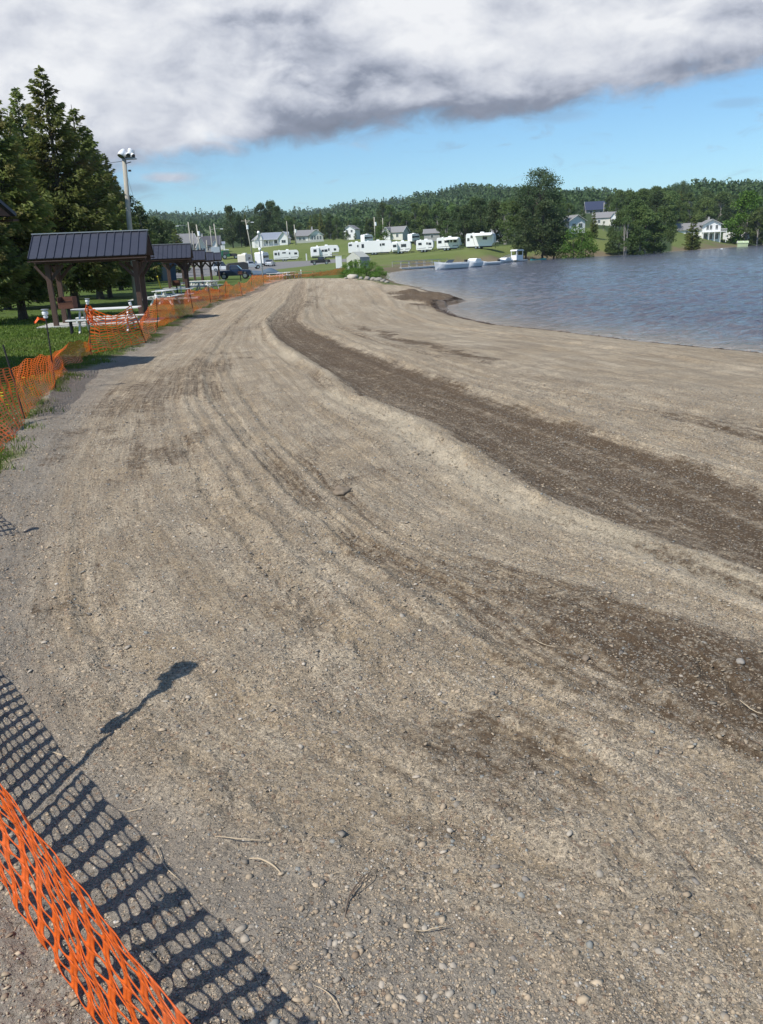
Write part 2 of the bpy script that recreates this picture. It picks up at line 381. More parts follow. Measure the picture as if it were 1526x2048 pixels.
COLS = [(-900, [0, 0, -.2, -.35, -.5, -.4, -.2, .5, 4, 8, 18, 45, 100, 90]),
        (0, [0, 0, -.2, -.40, -.55, -.4, -.2, .5, 4, 8, 18, 45, 100, 90]),
        (300, [0, 0, -.25, -.45, -.55, -.45, -.2, .5, 5, 8, 16, 45, 98, 90]),
        (480, [0, 0, -.25, -.45, -.60, -.5, -.25, .6, 6.5, 8.5, 16, 42, 92, 90]),
        (600, [0, 0, -.25, -.45, -.60, -.5, -.15, .8, 8, 9, 16, 42, 92, 90]),
        (760, [0, 0, -.25, -.5, -.65, -.3, .7, 2.6, 8, 9.5, 20, 52, 105, 90]),
        (960, [0, 0, -.25, -.5, -.7, -.4, 2.0, 3.2, 6, 12, 30, 72, 112, 90]),
        (1150, [0, 0, -.3, -.6, -.7, 0, 1.5, 6.2, 9, 15, 26, 55, 100, 90]),
        (1280, [0, 0, -.3, -.6, -.7, 0, 0.5, 4.5, 7, 13, 24, 48, 88, 80]),
        (1400, [0, 0, -.3, -.6, -.7, 0, 0, 2.5, 5.5, 12, 28, 52, 84, 80]),
        (1526, [0, 0, -.3, -.6, -.7, 0, 0, 1.5, 2.5, 9, 25, 50, 82, 80]),
        (2200, [0, 0, -.3, -.6, -.7, 0, 0, 1.5, 2.5, 9, 25, 50, 82, 80])]
CA = np.array([az_of(c[0]) for c in COLS]); CT = np.array([c[1] for c in COLS], float)
def table_h(x, y):
    a = np.arctan2(x, np.maximum(y, -1e9)); lr = np.log(np.maximum(np.hypot(x, y), 1.0))
    fi = np.interp(a, CA, np.arange(len(CA))); fj = np.interp(lr, RR, np.arange(len(RR)))
    i = np.minimum(fi.astype(int), len(CA) - 2); j = np.minimum(fj.astype(int), len(RR) - 2)
    u = fi - i; v = fj - j; u = u * u * (3 - 2 * u)
    v = np.where(j >= 9, v, 0.5 * v + 0.5 * v * v * (3 - 2 * v))
    return (CT[i, j] * (1 - u) + CT[i + 1, j] * u) * (1 - v) + (CT[i, j + 1] * (1 - u) + CT[i + 1, j + 1] * u) * v
def base_h(x, y, sd=None):
    x = np.atleast_1d(np.asarray(x, float)); y = np.atleast_1d(np.asarray(y, float))
    if sd is None: sd = signed_shore(x, y)
    r = np.hypot(x, y); h = table_h(x, y)
    slope = np.where(r < 120, 0.085 + 0.10 * np.exp(-np.maximum(sd, 0) / 3.0), 0.30)
    land = LAKE + slope * np.maximum(sd, 0) + 0.06 * np.minimum(1, np.maximum(sd, 0) / 0.5) * (r < 120)
    k = 0.12 + 0.002 * r
    e = np.clip(0.5 + 0.5 * (land - h) / k, 0, 1)
    z = land * (1 - e) + h * e - k * e * (1 - e)          # smooth minimum
    z = np.where(sd < 0, LAKE + 0.09 * np.maximum(sd, -8), z)
    return z + np.clip(sd / 6, 0, 1) * np.where(r > 120, fbm(x / 40, y / 40, 3, 3) * np.clip((r - 200) / 60, 0, 18), 0)

import functools
@functools.lru_cache(None)
def gpt(px, py):
    """ground point seen at a pixel of the photograph, on the smooth terrain"""
    z = -0.1
    for _ in range(6):
        q = ground_pt(px, py, z); z = 0.5 * z + 0.5 * float(base_h(q[0], q[1])[0])
    return ground_pt(px, py, z)
# tracks: guide curves from the far end of the beach to the near right, as angle against log distance
G_PX = [
 [(545, 558), (505, 583), (485, 592), (420, 607), (385, 625), (315, 657), (292, 688), (205, 745), (150, 790), (90, 860), (40, 960), (0, 1050), (-60, 1200), (-160, 1500)],
 [(570, 560), (500, 600), (430, 650), (330, 730), (240, 830), (205, 950), (205, 1100), (235, 1220), (300, 1310), (430, 1450), (600, 1560), (850, 1680), (1250, 1850), (1526, 1960)],
 [(582, 560), (520, 600), (440, 680), (400, 740), (410, 800), (470, 880), (560, 980), (680, 1100), (850, 1230), (1000, 1320), (1200, 1420), (1400, 1500), (1526, 1560)],
 [(590, 560), (545, 600), (490, 650), (470, 700), (520, 770), (600, 870), (700, 965), (830, 1060), (1000, 1125), (1230, 1190), (1526, 1262)],
 [(597, 560), (566, 610), (532, 648), (560, 690), (640, 740), (720, 800), (850, 850), (930, 900), (1060, 980), (1180, 1040), (1300, 1080), (1526, 1142)],
 [(614, 560), (612, 600), (600, 640), (630, 662), (710, 694), (800, 730), (900, 768), (1000, 800), (1200, 872), (1400, 935), (1526, 975)],
 [(650, 558), (640, 610), (680, 650), (800, 690), (1000, 745), (1200, 790), (1526, 858)],
 [(770, 560), (872, 620), (1000, 655), (1526, 712)]]
GTH = []
for g_ in G_PX:
    q = [gpt(*p) for p in g_]
    lr = [math.log(math.hypot(*p)) for p in q]; th = [math.atan2(p[0], p[1]) for p in q]
    # densify and smooth
    o_ = np.argsort(lr); lr = np.array(lr)[o_]; th = np.array(th)[o_]
    LG = np.linspace(math.log(0.8), math.log(110), 200)
    s0 = (th[1] - th[0]) / max(lr[1] - lr[0], 1e-3)
    t_ = np.interp(LG, lr, th); lo = LG < lr[0]; t_[lo] = th[0] + np.clip(s0, -0.9, -0.15) * (LG[lo] - lr[0])
    ker = np.hanning(9); ker /= ker.sum(); tp = np.pad(t_, 4, mode='edge'); t_ = np.convolve(tp, ker, 'valid')
    GTH.append(t_)
GTH = np.array(GTH)
for k_ in range(1, len(GTH)): GTH[k_] = np.maximum(GTH[k_], GTH[k_ - 1] + 0.004)
def track_u(x, y):
    lr = np.log(np.maximum(np.hypot(x, y), 0.8)); a = np.arctan2(x, y)
    t = [np.interp(lr, LG, g) for g in GTH]; u = np.full(x.shape, -1.0)
    u = np.where(a < t[0], np.maximum(-1, (a - t[0]) / 0.1), u)
    for k in range(len(t) - 1):
        f = (a - t[k]) / (t[k + 1] - t[k]); u = np.where((a >= t[k]) & (a < t[k + 1]), k + f, u)
    u = np.where(a >= t[-1], len(t) - 1 + np.minimum(1, (a - t[-1]) / 0.2), u)
    return u
def sst(x, a, b):
    t = np.clip((x - a) / (b - a), 0, 1); return t * t * (3 - 2 * t)
# boundary between lawn and beach: follows the net, then turns across the end of the beach
EDGE_PX = [(-900, 1500), (-250, 1120), (-60, 985), (0, 925), (45, 880), (75, 835), (105, 790), (160, 745), (205, 722), (292, 690), (330, 662), (385, 633), (422, 611), (450, 600), (485, 590), (505, 580), (545, 560), (600, 557), (650, 557), (700, 557), (745, 563), (775, 570)]
EP = np.array([gpt(*p) if i > 1 else ground_pt(*p, 0) for i, p in enumerate(EDGE_PX)])
BPOLY = np.vstack([[(-3.5, -6)], EP[2:], [(14, 70), (80, 60), (80, -6)]])
def poly_sd(x, y, P0, closed=True):
    P1 = np.roll(P0, -1, axis=0); best = np.full(x.shape, 1e9); ins = np.zeros(x.shape, bool)
    for (ax, ay), (bx, by) in zip(P0, P1):
        dx, dy = bx - ax, by - ay; t = np.clip(((x - ax) * dx + (y - ay) * dy) / (dx * dx + dy * dy + 1e-12), 0, 1)
        best = np.minimum(best, (x - ax - t * dx) ** 2 + (y - ay - t * dy) ** 2)
        ins ^= ((ay > y) != (by > y)) & (x < (bx - ax) * (y - ay) / (by - ay + 1e-12) + ax)
    return np.where(ins, np.sqrt(best), -np.sqrt(best))
def polar(px, r): a = az_of(px); return (r * math.sin(a), r * math.cos(a))
ROADS = [[polar(-200, 130), polar(300, 128), polar(420, 140), polar(640, 205), polar(740, 190), polar(740, 205), polar(640, 238), polar(560, 246), polar(430, 250), polar(300, 215), polar(-200, 165)],
         [polar(340, 262), polar(430, 255), polar(440, 330), polar(425, 360), polar(345, 360)]]
ROADS = [np.array(p) for p in ROADS]
rutl = np.random.RandomState(3)
RUTS = [(rutl.uniform(0.3, 6.8), rutl.uniform(0.012, 0.05), rutl.uniform(-1, 1)) for _ in range(70)]
def surface(x, y):
    """height plus the masks of every terrain point"""
    sd = signed_shore(x, y); z = base_h(x, y, sd); r = np.hypot(x, y)
    bs = poly_sd(x, y, BPOLY); wob = fbm(x * 1.3, y * 1.3, 11, 4) * np.clip(0.25 + r * 0.012, 0, 0.8)
    beach = sst(bs + wob, -0.12, 0.12) * (r < 118)
    u = track_u(x, y)
    # wheel ruts and ploughed berms (real relief)
    uw = u + 0.05 * fbm(np.log(r + 1) * 5, u * 0.8, 21, 3)
    rel = np.zeros_like(x)
    for c0, wd, am in RUTS: am = am * (0.25 if c0 < 1.7 else 1.0); rel += am * np.exp(-((uw - c0) / wd) ** 2) * 0.020
    berm = 0.06 * np.exp(-((uw - 4.0) / 0.10) ** 2) + 0.05 * np.exp(-((uw - 5.05) / 0.10) ** 2) - 0.05 * np.exp(-((uw - 4.5) / 0.35) ** 2)
    fade = sst(sd, 0.3, 2.5) * beach
    # crumbly ridge pushed up along the near side of the dark band, and tyre treads pressed into it
    ridge = np.exp(-((uw - 3.86) / 0.11) ** 2) * sst(r, 3, 6) * (1 - sst(r, 30, 45))
    rel += ridge * (0.035 + 0.05 * np.abs(fbm(x * 6, y * 6, 111, 3)))
    for c0 in (3.74, 3.45, 2.62, 2.30, 1.62, 5.6):
        inr = sst(0.055 - np.abs(uw - c0), 0, 0.012) * (1 - sst(r, 13, 18)) * sst(fbm(uw * 2, np.log(r) * 4, 113, 2), -.12, .05)
        rel += inr * (-0.012 + 0.014 * sst(np.sin((r + np.abs(uw - c0) * 2.2) * 2 * math.pi / 0.16), -.3, .3))
    clod = fbm(x * 11, y * 11, 31, 5, 0.66) * 0.024 + fbm(x * 1.7, y * 1.7, 35, 3) * 0.026
    loose = 0.35 + 0.65 * sst(fbm(uw * 3.0, np.log(r) * 2.0, 41, 3), -0.15, 0.2)
    edge_f = sst(bs, 0.0, 1.8)
    z = z + fade * (edge_f * (rel * (1 + r * .03) + berm * sst(r, 2, 9)) + clod * loose * np.clip(1.25 - r / 60, 0.3, 1))
    z = z + np.where(bs < 0, 1, 0) * 0.0 + 0.06 * np.exp(-((bs + 0.25) / 0.5) ** 2) * (r > 6) * (r < 100)
    z = z + (1 - beach) * sst(sd, 0.5, 4) * fbm(x * 0.35, y * 0.35, 51, 3) * 0.10 * np.clip(1 - r / 300, 0, 1)
    # damp, darker gravel turned up by the machines
    us = u + 0.16 * fbm(x * 0.9, y * 0.9, 61, 4) / (1 + r * .05) + 0.05 * fbm(x * 5, y * 5, 63, 3)
    band = sst(us, 3.98, 4.06) * (1 - sst(us, 4.82, 5.06)) * (0.78 + 0.22 * sst(us, 4.2, 4.7)) * (1 - 0.45 * sst(r, 24, 34)) * (1 - 0.25 * np.exp(-((us - 4.66) / 0.07) ** 2)) * (0.80 + 0.20 * sst(fbm(uw * 9, np.log(r) * 4, 65, 3), -.15, .1))
    p2 = sst(us, 2.05, 2.5) * (1 - sst(us, 2.82, 3.06)) * (1 - sst(r, 3.3, 5.8)) * 0.80
    damp = np.maximum(band, p2)
    st = np.zeros_like(x)
    for c0, wd, am in RUTS:
        if am < 0.25: st = np.maximum(st, np.exp(-((us - c0 - .02) / (wd * 1.5)) ** 2) * (0.30 + 0.5 * abs(am)) * (0.35 if c0 < 1.7 else 1))
    st *= sst(fbm(uw * 1.3, np.log(r) * 3.2, 71, 3), -0.08, 0.28) * (us < 6.3)
    damp = np.maximum(damp, st)
    for px, py, rx, ry, am in [(350, 760, 90, 60, .5), (300, 850, 60, 30, .35), (330, 900, 90, 45, .55), (200, 1130, 55, 75, .5), (235, 1200, 40, 30, .4), (1000, 1500, 260, 90, .5), (1150, 1580, 260, 80, .35), (600, 1230, 120, 60, .3), (620, 580, 12, 12, .5), (600, 615, 30, 25, .55), (560, 640, 40, 14, .5), (480, 660, 60, 14, .35), (640, 905, 50, 30, .35), (690, 960, 40, 18, .5), (850, 1650, 160, 50, .3)]:
        c0 = gpt(px, py); cx = gpt(px + rx, py); cy = gpt(px, py - ry)
        dx = (x - c0[0]); dy = (y - c0[1]); ax = cx[0] - c0[0]; ay = cy[1] - c0[1]
        q = np.sqrt((dx / ax) ** 2 + (dy / ay) ** 2) + fbm(x * 2.2, y * 2.2, 81, 4) * 0.9 + fbm(u * 9, np.log(r) * 2, 83, 3) * 0.7
        damp = np.maximum(damp, am * (1 - sst(q, 0.35, 1.15)))
    # wet edge by the water and the dark spit of dredged gravel
    wet = 1 - sst(sd + fbm(x * 1.1, y * 1.1, 91, 3) * 0.5, 0.15, 0.75)
    sp = ground_pt(860, 602, -0.8); spit = (1 - sst(np.hypot((x - sp[0]) / 2.4, (y - sp[1]) / 7.0) + fbm(x * .9, y * .9, 93, 4) * .7, 0.5, 1.1))
    damp = np.maximum(damp, np.maximum(wet * (r < 118), spit * 0.9)) * beach
    wl = np.exp(-((sd - 0.12 + 0.25 * fbm(x * 2.5, y * 2.5, 97, 4)) / 0.16) ** 2) * (r < 118); damp = np.maximum(damp, np.where(beach > .5, wl, 0))
    z = z + wl * 0.03
    z = z + spit * (0.12 + 0.3 * fbm(x * 0.8, y * 0.8, 95, 3)) * beach * (sd > -0.5)
    road = np.zeros_like(x)
    for rp in ROADS: road = np.maximum(road, sst(poly_sd(x, y, rp), -0.6, 0.6))
    pale = np.exp(-((us - 3.78) / 0.16) ** 2) * (1 - sst(r, 14, 24)) * sst(fbm(uw * 3, np.log(r) * 6, 67, 3), -.25, .05)
    return z, dict(pale=pale, sd=sd, bs=bs, beach=beach, damp=damp, u=uw, v=np.log(r) * 9.0, road=road, r=r)
def Hs(x, y):
    """scalar ground height (with relief)"""
    z, _ = surface(np.array([float(x)]), np.array([float(y)])); return float(z[0])

# fan shaped grid around a point just behind the photographer
FO = (0.0, -1.2)
th = np.concatenate([np.linspace(-82, -36, 40, endpoint=False), np.linspace(-36, 34, 440, endpoint=False), np.linspace(34, 82, 40)]) * math.pi / 180
rs = np.concatenate([np.exp(np.linspace(math.log(0.8), math.log(80), 640, endpoint=False)), np.exp(np.linspace(math.log(80), math.log(3500), 250))])
TH, RSG = np.meshgrid(th, rs); gx = (FO[0] + RSG * np.sin(TH)).ravel(); gy = (FO[1] + RSG * np.cos(TH)).ravel()
gz, GA = surface(gx, gy)
nt, nr = len(th), len(rs)
ii = (np.arange(nr - 1)[:, None] * nt + np.arange(nt - 1)[None, :]).ravel()
quads = np.stack([ii, ii + 1, ii + nt + 1, ii + nt], axis=1)

def ground_material():
    m, t, b = mat('ground of gravel grass and asphalt')
    pos = t.new('ShaderNodeNewGeometry').outputs['Position']
    beach, damp, road, u, v, wet = [t.attr(k).outputs['Fac'] for k in ('beach', 'damp', 'road', 'u', 'v', 'wet')]
    cd = t.new('ShaderNodeCameraData')
    # --- gravel: sand between stones of many greys and browns
    vo = t.new('ShaderNodeTexVoronoi'); t.put(vo.inputs['Vector'], pos); vo.inputs['Scale'].default_value = 62; vo.inputs['Randomness'].default_value = 1
    vo2 = t.new('ShaderNodeTexVoronoi'); t.put(vo2.inputs['Vector'], pos); vo2.inputs['Scale'].default_value = 150
    n1 = t.noise(pos, 1.1, 5, 0.6); n2 = t.noise(pos, 9.0, 6, 0.7); n3 = t.noise(pos, 55.0, 4, 0.7)
    tr = t.noise(t.comb(t.m('MULTIPLY', u, 3.0), t.m('MULTIPLY', v, 0.22), 0), 2.2, 7, 0.66)
    tr2 = t.noise(t.comb(t.m('MULTIPLY', u, 16.0), t.m('MULTIPLY', v, 0.5), 3.0), 2.0, 6, 0.7)
    sand = t.mix(t.smooth(n2, 0.3, 0.7), (0.470, 0.365, 0.240), (0.365, 0.280, 0.178))
    sand = t.mix(t.smooth(tr, 0.40, 0.62), sand, (0.560, 0.460, 0.325))
    sand = t.mix(t.smooth(tr2, 0.47, 0.66, 0, 0.55), sand, (0.205, 0.158, 0.110))
    sand = t.mix(t.smooth(n1, 0.4, 0.75, 0, 0.35), sand, (0.39, 0.34, 0.265))
    fine = t.m('MULTIPLY', t.smooth(n3, 0.33, 0.66, 0.62, 1.22), t.smooth(t.noise(pos, 150.0, 3, 0.7), 0.35, 0.65, 0.80, 1.15))  # grain contrast; shade of the crevices between grains is put into the colour
    fv = t.comb(fine, fine, fine); sand = t.mix(1.0, sand, fv, 'MULTIPLY')
    sep = t.new('ShaderNodeSeparateColor'); t.l.new(vo.outputs['Color'], sep.inputs[0])
    st = t.mix(sep.outputs[0], (0.22, 0.185, 0.14), (0.52, 0.44, 0.335))
    st = t.mix(t.smooth(sep.outputs[1], 0.7, 0.75), st, (0.27, 0.27, 0.245)); st = t.mix(t.smooth(sep.outputs[2], 0.8, 0.85), st, (0.36, 0.26, 0.18))
    sep2 = t.new('ShaderNodeSeparateColor'); t.l.new(vo2.outputs['Color'], sep2.inputs[0])
    st2 = t.mix(sep2.outputs[0], (0.19, 0.15, 0.11), (0.52, 0.44, 0.34))
    pres = t.smooth(t.noise(pos, 2.3, 4, 0.6), 0.38, 0.62, 0.25, 0.80)
    k1 = t.m('MULTIPLY', t.m('LESS_THAN', t.m('ADD', sep.outputs[1], t.m('MULTIPLY', vo.outputs['Distance'], 0.0)), t.m('MULTIPLY', pres, 0.75)), t.smooth(vo.outputs['Distance'], 0.62, 0.42))
    k2 = t.m('MULTIPLY', t.m('LESS_THAN', sep2.outputs[1], pres), t.smooth(vo2.outputs['Distance'], 0.65, 0.4, 0, 0.8))
    g = t.mix(k2, sand, st2); g = t.mix(k1, g, st)
    cg = t.mix(t.smooth(t.attr('sidegrey').outputs['Fac'], 0, 1, 0, 0.7), g, t.mix(k1, (0.255, 0.235, 0.205), st))
    dn = t.m('ADD', damp, t.m('MULTIPLY', t.m('MULTIPLY', t.m('SUBTRACT', n2, 0.5), 1.3), t.smooth(damp, 0.05, 0.4)))
    dn = t.m('ADD', dn, t.m('MULTIPLY', t.m('MULTIPLY', t.m('SUBTRACT', tr2, 0.5), 1.2), t.smooth(damp, 0.05, 0.4)), clamp=True)
    cg = t.mix(t.m('MULTIPLY', t.attr('pale').outputs['Fac'], 0.75), cg, t.mix(n2, (0.46, 0.39, 0.285), (0.62, 0.53, 0.39)))
    gran = t.m('ADD', t.m('MULTIPLY', t.noise(pos, 38.0, 4, 0.75), 0.6), t.m('MULTIPLY', t.noise(pos, 11.0, 4, 0.7), 0.4))
    dn = t.smooth(t.m('ADD', dn, t.m('MULTIPLY', t.m('SUBTRACT', gran, 0.5), 1.7)), 0.12, 0.85, 0.0, 1.0)
    wetc = t.mix(k1, t.mix(n3, (0.088, 0.058, 0.034), (0.145, 0.100, 0.060)), t.mix(0.4, st, (0.115, 0.085, 0.056)))
    gc = t.mix(dn, cg, wetc)
    # --- grass
    ga = t.noise(pos, 0.35, 5, 0.6); gb = t.noise(pos, 7.0, 5, 0.75); gd = t.noise(pos, 0.06, 3, 0.5)
    gr = t.mix(gb, (0.050, 0.090, 0.014), (0.120, 0.170, 0.030)); gr = t.mix(t.smooth(ga, 0.45, 0.7, 0, 0.7), gr, (0.095, 0.125, 0.028))
    meadow = t.attr('meadow').outputs['Fac']
    gr = t.mix(t.m('MULTIPLY', meadow, t.smooth(gd, 0.35, 0.65, 0.5, 1.0)), gr, t.mix(gb, (0.10, 0.135, 0.030), (0.185, 0.205, 0.065)))
    soil = t.attr('soil').outputs['Fac']
    gr = t.mix(t.m('MULTIPLY', soil, t.smooth(gb, 0.3, 0.6, 0.5, 1.0)), gr, (0.17, 0.125, 0.085))
    wood_ = t.attr('wooded').outputs['Fac']; gr = t.mix(wood_, gr, t.mix(gb, (0.022, 0.040, 0.012), (0.055, 0.085, 0.024)))
    asph = t.mix(t.noise(pos, 2.0, 5, 0.7), (0.155, 0.150, 0.145), (0.235, 0.230, 0.225))
    col = t.mix(beach, gr, gc); col = t.mix(road, col, asph)
    t.put(b.inputs['Base Color'], col)
    t.put(b.inputs['Roughness'], t.smooth(wet, 0, 1, 0.92, 0.35)); b.inputs['Specular IOR Level'].default_value = 0.25
    hh = t.m('ADD', t.m('MULTIPLY', k1, t.m('SUBTRACT', 1.0, vo.outputs['Distance'])), t.m('MULTIPLY', k2, t.m('MULTIPLY', t.m('SUBTRACT', 1.0, vo2.outputs['Distance']), 0.5)))
    hh = t.m('ADD', hh, t.m('MULTIPLY', n3, 0.7))
    hb = t.bump(hh, 1.0, 0.016)
    hb2 = t.bump(t.noise(pos, 24.0, 6, 0.8), 0.7, 0.035, hb)
    hb3 = t.bump(tr2, 0.35, 0.05, hb2)
    t.put(b.inputs['Normal'], hb3)
    return m
M['ground'] = ground_material()
bs_, sd_, r_ = GA['bs'], GA['sd'], GA['r']; az_ = np.arctan2(gx, gy)
GA['wet'] = (1 - sst(sd_, 0.0, 0.5)) * GA['beach']
GA['sidegrey'] = (1 - sst(GA['u'], 0.1, 0.85)) * (1 - sst(r_, 16, 30)) * GA['beach'] + (1 - sst(r_, 1.5, 3.2)) * 0.3
GA['meadow'] = sst(r_, 110, 170) * (1 - sst(r_, 420, 500))
farshore = sst(r_, 118, 125) * (1 - sst(sd_ + fbm(gx / 5, gy / 5, 101, 3) * 6, 1.5, 5.0))
nears = (1 - sst(sd_ + fbm(gx / 2, gy / 2, 103, 3), 0.6, 1.6)) * (r_ < 125)
slope_edge = np.exp(-((bs_ + 0.1) / 0.45) ** 2) * (r_ < 100) * 0.8
GA['soil'] = np.clip(np.maximum(np.maximum(farshore, nears), slope_edge * sst(fbm(gx * 2, gy * 2, 105, 3), -.2, .2)), 0, 1)
WR = np.interp(az_, [az_of(p) for p in (-200, 760, 800, 880, 905, 1130, 1150, 1210, 1225, 1340, 1352, 1440, 1450, 1700)], [365, 365, 315, 315, 225, 215, 275, 275, 206, 225, 335, 335, 325, 320])
GA['wooded'] = sst(r_ + fbm(gx / 15, gy / 15, 107, 2) * 14, WR - 4, WR + 8)
fr = r_[quads[:, 0]]; fb = GA['beach'][quads].mean(1); froad = GA['road'][quads].mean(1); fsd = sd_[quads].mean(1)
cls = np.zeros(len(quads), int)                      # 0 lawn 1 beach 2 road 3 hills
cls[fb > 0.5] = 1; cls[(froad > 0.5)] = 2; cls[fr > 450] = 3
cls[(fsd < -0.02) & (cls != 3)] = 1
keys = ['pale', 'beach', 'damp', 'road', 'u', 'v', 'wet', 'sidegrey', 'meadow', 'soil', 'wooded']
V3 = np.stack([gx, gy, gz], axis=1)
for ci, nm in enumerate(['lawn', 'beach', 'road', 'hills']):
    q = quads[cls == ci]; used = np.unique(q); remap = np.full(len(gx), -1); remap[used] = np.arange(len(used))
    o = np_mesh(nm, V3[used], remap[q][:, ::-1], M['ground'], attrs={k: GA[k][used] for k in keys}, smooth=True)
    tag(o, kind='structure')

# ---------------------------------------------------------------- water: fan grid with real wavelets near the shore
def water_material():
    m, t, b = mat('choppy lake water'); pos = t.new('ShaderNodeNewGeometry').outputs['Position']
    p2 = t.mapv(pos, (1.0, 0.75, 1.0), rot=(0, 0, rad(-35)))
    a = t.noise(t.mapv(p2, (0.55, 1.6, 1)), 2.4, 5, 0.62, 0.4); c = t.noise(t.mapv(p2, (0.5, 1.3, 1)), 0.42, 6, 0.62, 0.3)
    f = t.noise(p2, 9.0, 4, 0.6)
    shallow = t.attr('shallow').outputs['Fac']
    deep = t.mix(t.smooth(t.noise(t.mapv(pos, (1, .35, 1)), 0.05, 4, 0.6), 0.35, 0.65), (0.042, 0.052, 0.088), (0.060, 0.070, 0.110))
    t.put(b.inputs['Base Color'], t.mix(shallow, deep, (0.36, 0.285, 0.21)))
    b.inputs['Roughness'].default_value = 0.13; b.inputs['IOR'].default_value = 1.33; b.inputs['Specular IOR Level'].default_value = 0.5
    n = t.bump(c, 0.5, 0.8); n = t.bump(a, 0.9, 0.28, n); n = t.bump(f, 0.35, 0.02, n); t.put(b.inputs['Normal'], n)
    return m
wth = np.linspace(-14, 60, 330) * math.pi / 180; wrs = np.concatenate([np.exp(np.linspace(math.log(9), math.log(150), 420, endpoint=False)), np.exp(np.linspace(math.log(150), math.log(900), 80))])
TW, RW = np.meshgrid(wth, wrs); wx = (RW * np.sin(TW)).ravel(); wy = (RW * np.cos(TW)).ravel(); wsd = signed_shore(wx, wy)
def waves(x, y):
    ca, sa = math.cos(rad(-35)), math.sin(rad(-35)); p = x * ca - y * sa; q = x * sa + y * ca
    w1 = fbm(p * 0.45, q * 1.25, 201, 4, 0.55); w2 = np.abs(fbm(p * 0.9, q * 2.1, 207, 3, 0.6))
    return w1 * 0.13 - w2 * 0.09
amp = np.clip(-wsd / 5.0, 0.12, 1.0) * np.clip(1.2 - RW.ravel() / 260, 0.25, 1)
lap = 0.02 * np.sin(wsd * 5.0 + 2 * fbm(wx * .3, wy * .3, 211, 2)) * np.exp(-np.abs(wsd) / 1.6)
wz = LAKE + waves(wx, wy) * amp + lap * (wsd < 0.2)
wi = (np.arange(len(wrs) - 1)[:, None] * len(wth) + np.arange(len(wth) - 1)[None, :]).ravel(); nw = len(wth)
wq = np.stack([wi, wi + nw, wi + nw + 1, wi + 1], axis=1); keep = (wsd[wq] < 1.6).any(1); wq = wq[keep]
used = np.unique(wq); remap = np.full(len(wx), -1); remap[used] = np.arange(len(used))
water = np_mesh('water', np.stack([wx, wy, wz], 1)[used], remap[wq], water_material(), attrs={'shallow': (np.exp(np.minimum(wsd, 0) / 2.6) * 0.95)[used]}, smooth=True)
tag(water, kind='structure')
# ---------------------------------------------------------------- trees
def leaf_quads(cent, size, rs_, flat=0.0, aspect=1.6, tangent=None):
    """many small leaf-sized faces: one kite per centre"""
    n = len(cent); a = rs_.normal(size=(n, 3)); a /= np.linalg.norm(a, axis=1)[:, None] + 1e-9
    if tangent is not None: a = tangent + 0.45 * a; a /= np.linalg.norm(a, axis=1)[:, None] + 1e-9
    nn = rs_.normal(size=(n, 3)); nn[:, 2] += flat; b = np.cross(a, nn); b /= np.linalg.norm(b, axis=1)[:, None] + 1e-9
    s = size * rs_.uniform(0.6, 1.4, n); s = s[:, None]
    p0 = cent - a * s * aspect / 2; p2 = cent + a * s * aspect / 2; mid = cent - a * s * 0.1
    V = np.stack([p0, mid + b * s / 2, p2, mid - b * s / 2], 1).reshape(-1, 3)
    F = np.arange(4 * n).reshape(n, 4); return V, F
def tube_np(mb, a, b, ra, rb, n=5):
    mb.tube([a, b], [ra, rb], n, cap=False)
